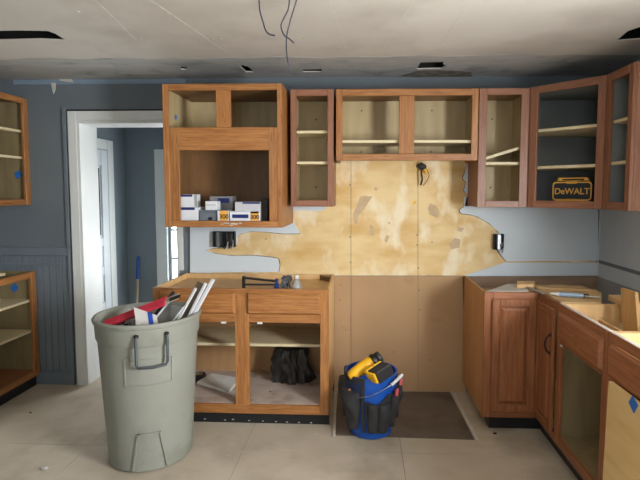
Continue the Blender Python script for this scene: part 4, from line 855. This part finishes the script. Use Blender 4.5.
p = onZ(199, 380, zf)
T = thing('tape_roll', p, 'black tape roll in the base cabinet beside the white board', 'tape roll')
make('roll', lambda bm: lathe(bm, [(0.028, 0), (0.048, 0), (0.048, 0.045), (0.028, 0.045), (0.028, 0.002)], p, 28), M_BLK, T, smooth=40)
make('core', lambda bm: lathe(bm, [(0.024, 0.003), (0.0278, 0.003), (0.0278, 0.047), (0.024, 0.047), (0.024, 0.004)], p, 28), mat('cardboard', (176, 150, 116), rough=0.8), T, smooth=40)
for k, (x, y) in enumerate(((262, 378), (300, 383), (318, 374), (312, 386), (330-60, 392))):
    p = onZ(x, y, zf); make('wood_crumb', lambda bm: rock(bm, p+Vector((0, 0, 0.003)), 0.012, 0.008, 0.003, k+40), mat('crumb', (140, 104, 76), rough=0.9), bc)

# on the right-hand cabinets
zt = 0.882
cbt = bpy.data.objects['corner_base_cabinet']
make('sub_top', lambda bm: prism(bm, [[(1.11, 2.68), (1.33, 2.68), (1.46, 2.95), (1.44, 3.17), (1.11, 3.17)]], ZF, zt-0.014, zt+0.0015), mat('plywood_scrap', (206, 172, 122), (190, 156, 108), 4, rough=0.7), cbt)
zt += 0.0019
def flat(name, px, z, th, m_, label, cat, **k):
    q = [onZ(*p, z) for p in px]; return tag(make(name, lambda bm: prism(bm, [[(v.x, v.y) for v in q]], ZF, z, z+th), m_, None, 0.001), label, cat)
flat('curved_board', ((538, 288.5), (548, 286.2), (562, 286), (577, 287.5), (592, 290.3), (598, 292.3), (575, 290.5), (552, 289.6)), zt, 0.010, mat('tan_board', (196, 162, 112), (182, 148, 100), 5), 'curved tan board scrap on the corner base cabinet', 'board')
flat('wood_block', ((517, 288.2), (534, 288), (535, 284.6), (517, 284.6)), zt+0.0006, 0.024, M_PLYSIDE, 'small pale wood block on the back edge of the corner cabinet', 'wood block')
a, b = onZ(550, 293.4, zt+0.016), onZ(588, 296.3, zt+0.016)
cg = thing('caulking_gun', Vector((a.x, a.y, zt)), 'grey and white caulking gun lying on the right cabinets', 'caulking gun')
d = (b-a).normalized()
make('barrel', lambda bm: tube(bm, [a+d*0.05, a.lerp(b, 0.85)], 0.013, 14), mat('blue_grey_plastic', (128, 150, 172), (140, 160, 182), 8, rough=0.4), cg, smooth=40)
make('nozzle', lambda bm: tube(bm, [a, a+d*0.048], [0.004, 0.011], 12), M_WPL, cg, smooth=40)
make('end_plate', lambda bm: tube(bm, [a.lerp(b, 0.852), a.lerp(b, 0.875)], 0.0155, 14), M_METAL, cg, smooth=40)
make('trigger_grip', lambda bm: tube(bm, [a.lerp(b, 0.88), a.lerp(b, 0.95)+Vector((0.01, 0.02, 0)), a.lerp(b, 1.0)+Vector((0.02, 0.05, -0.004))], [0.010, 0.009, 0.008], 10), M_BLK, cg, smooth=40)
make('plunger_rod', lambda bm: tube(bm, [a.lerp(b, 0.876), b+d*0.06], 0.004, 8), M_METAL, cg, smooth=40)
a, b = onZ(527, 287, zt+0.006), onZ(544, 293.5, zt+0.006)
tag(make('metal_strip', lambda bm: plank(bm, a, b, (0.012, 0.012, 0), 0.006), mat('pale_metal', (176, 170, 164), (150, 142, 134), 14), None, 0.001), 'short pale metal strip bridging the corner cabinet top', 'strip')
tag(make('wood_block', lambda bm: box(bm, 1.395, 1.475, 2.74, 2.655-0.12, 0.8825, 0.915), M_PLYSIDE, None, 0.002), 'longer wood block on the right cabinets near the leaning plank', 'wood block')
def f(bm):
    B0 = Vector((1.325, 2.30, 0.134)); T0 = Vector((1.378, 2.585, 0.985)); wv = Vector((0, -0.135, 0)); n = Vector((0.018, 0, 0))
    hexa(bm, [B0, B0+wv, B0+wv+n, B0+n, T0, T0+wv+Vector((0, 0, 0.004)), T0+wv+n+Vector((0, 0, 0.004)), T0+n])
tag(make('plank', f, mat('pine_plank', (212, 168, 108), (196, 150, 92), 4, (6, 6, 0.7), 0.6), None, 0.0015), 'pine plank standing up inside the open right base cabinet', 'plank')

# ------------------------------------------------------------------ electrical boxes and wires
def ebox(px, gangs, label, seed):
    a = onY(px[0], px[2], PY); b = onY(px[1], px[3], PY); yf = PY-0.045
    T = thing('electrical_box', ((a.x+b.x)/2, PY-0.011, b.z), label, 'electrical box', 'electrical boxes in the back wall')
    yb_ = PY-0.0112
    def f(bm):
        box(bm, a.x, b.x, yb_-0.004, yb_, b.z, a.z)
        for q in ((a.x, a.x+0.004, b.z, a.z), (b.x-0.004, b.x, b.z, a.z), (a.x+0.004, b.x-0.004, b.z, b.z+0.004), (a.x+0.004, b.x-0.004, a.z-0.004, a.z)): box(bm, q[0], q[1], yf, yb_-0.004, q[2], q[3])
    make('housing', f, M_BLK, T, 0.001)
    w_ = (b.x-a.x)/gangs
    for k in range(gangs):
        c = a.x+w_*(k+0.5)
        make('device', lambda bm: box(bm, c-w_*0.28, c+w_*0.28, yf-0.006, yb_-0.006, b.z+0.012, a.z-0.012), mat('device_dark', (44, 44, 46), (70, 70, 70), 30, rough=0.5), T, 0.003)
        make('strap', lambda bm: box(bm, c-w_*0.14, c+w_*0.14, yf-0.0075, yf-0.0062, b.z+0.004, a.z-0.004), M_METAL if k == 0 else M_DKMETAL, T)
    rr = random.Random(seed)
    for k in range(2+gangs):
        x = a.x+(b.x-a.x)*(0.1+0.8*rr.random()); z = b.z+0.02
        pts = smoothpts([(x, yf+0.01, z+0.03), (x+0.02*(rr.random()-0.5), yf-0.022, z+0.005), (x+0.05*(rr.random()-0.5), yf-0.018, b.z-0.006-0.012*rr.random()), (x+0.06*(rr.random()-0.5), yf-0.004, b.z+0.012)], 5)
        make('wire', lambda bm: tube(bm, pts, 0.0032, 6), M_BLK if k % 2 == 0 else mat('white_wire', (190, 188, 182), rough=0.5), T, smooth=60)
ebox((214.5, 236.5, 231, 246.5), 2, 'black double electrical box with loose wires under the large wall cabinet', 2)
ebox((492.5, 502, 233.5, 249), 1, 'black single electrical box with wires by the torn drywall', 5)
c = onY(421.5, 166.5, PY); T = thing('wire_bundle', c, 'loose black wires with yellow cap hanging from the plywood', 'wires')
make('cable_knot', lambda bm: rock(bm, c+Vector((0, -0.022, 0)), 0.030, 0.018, 0.026, 12, 2), M_BLK, T, smooth=60)
make('cable', lambda bm: tube(bm, smoothpts([c+Vector((0, -0.02, 0)), c+Vector((-0.006, -0.045, -0.05)), c+Vector((0.0, -0.045, -0.09)), c+Vector((-0.008, -0.035, -0.135))], 5), 0.007, 8), M_BLK, T, smooth=60)
make('cable', lambda bm: tube(bm, smoothpts([c+Vector((0.02, -0.025, 0)), c+Vector((0.05, -0.035, -0.06)), c+Vector((0.035, -0.035, -0.105)), c+Vector((0.008, -0.03, -0.14))], 5), 0.0025, 6), M_BLK, T, smooth=60)
make('cable', lambda bm: tube(bm, smoothpts([c+Vector((-0.01, -0.02, 0.01)), c+Vector((-0.035, -0.03, 0.012)), c+Vector((-0.04, -0.03, -0.01))], 5), 0.003, 6), M_BLK, T, smooth=60)
make('wire_cap', lambda bm: tube(bm, [c+Vector((0.018, -0.035, -0.022)), c+Vector((0.026, -0.036, -0.036)), c+Vector((0.034, -0.036, -0.052))], [0.011, 0.010, 0.005], 8), M_YEL, T, smooth=50)
p = onY(414.5, 202.5, PY); make('wire_cap', lambda bm: rock(bm, p+Vector((0, -0.004, 0)), 0.010, 0.004, 0.012, 6, 2), M_YEL, wall_back)
YW = 2.02
for pts, lb in ((((259, -40), (259.5, 8), (263, 22), (266, 31), (270, 34.5), (275, 35.5)), 'short dark wire hanging from the ceiling at left of the three'), (((290, -40), (288.5, 8), (284, 18), (281, 26), (284, 35), (289, 38.5), (294, 43)), 'curly dark wire hanging from the ceiling, crossing the longest'), (((298, -40), (296, 2), (290, 22), (286.5, 38), (287, 55), (289.5, 69)), 'longest dark wire hanging from the ceiling')):
    P = [onY(x, y, YW) for x, y in pts]; P[0].z = ZC+0.004
    tag(make('ceiling_wire', lambda bm: tube(bm, smoothpts(P, 6), 0.0033, 6), mat('grey_wire', (62, 58, 72), rough=0.5), smooth=60), lb, 'wire', 'wires hanging from the ceiling')
    YW += 0.03
# paint pole standing in the hall
p1 = onY(138.3, 256, 4.60); p0 = onY(135, 355, 4.42); dd = (p0-p1); p0 = p1+dd*((0.004-p1.z)/dd.z)
T = thing('broom_pole', p0, 'blue-topped wooden pole leaning in the hall behind the doorway', 'pole')
pm = p1+dd*((onY(137, 279, 4.56).z-p1.z)/dd.z)
make('shaft', lambda bm: tube(bm, [p0, pm], 0.013, 10), mat('pale_wood', (176, 158, 136), (160, 140, 118), 6), T, smooth=50)
make('sleeve', lambda bm: tube(bm, [pm, p1.lerp(pm, 0.1), p1], [0.017, 0.017, 0.012], 10), mat('blue_sleeve', (28, 72, 150), rough=0.4), T, smooth=50)

for k, (x, y) in enumerate(((205, 419), (225, 420), (233, 419.5), (249, 420.5), (263, 421), (276, 421.5), (287, 422), (299, 422.5), (311, 422.8))):
    p = onY(x, y, YBF+0.035); make('paint_fleck', lambda bm: rock(bm, p, 0.009, 0.0012, 0.004, k+90), M_PLASTER, bc)

strip('trim_strip', (196, 288), (176, 324), 2.60, 2.55, 0.52, 0.007, 0.010, M_WPL, 'thin white trim strip beside the dark grey panel in the trash can', 'trim strip', G)
strip('trim_strip', (174, 291.5), (150, 322), 2.76, 2.70, 0.50, 0.010, 0.008, M_BLK, 'thin black strip behind the red strip in the trash can', 'trim strip', G)
for (x, y, dx, dy, m_, lb) in ((123, 321, 0.045, 0.012, M_BLK, 'small black bracket piece at the left of the paper box'), (131, 319, 0.03, 0.012, M_WPL, 'small white bracket piece beside the red strip'), (137, 330, 0.025, 0.012, M_METAL, 'small metal plate at the front inside the trash can')):
    p = A(x, y, 2.45 if x > 135 else 2.60); tag(make('bracket_piece', lambda bm: [plank(bm, p-Vector((dx, 0, dy)), p+Vector((dx, 0.01, dy)), (0.0, 0.014, 0.012), 0.008), plank(bm, p+Vector((dx*0.2, 0.0, 0.0)), p+Vector((dx*0.4, 0.012, -0.05)), (0.010, 0, 0.004), 0.007)], m_, None, 0.001), lb, 'bracket', G)
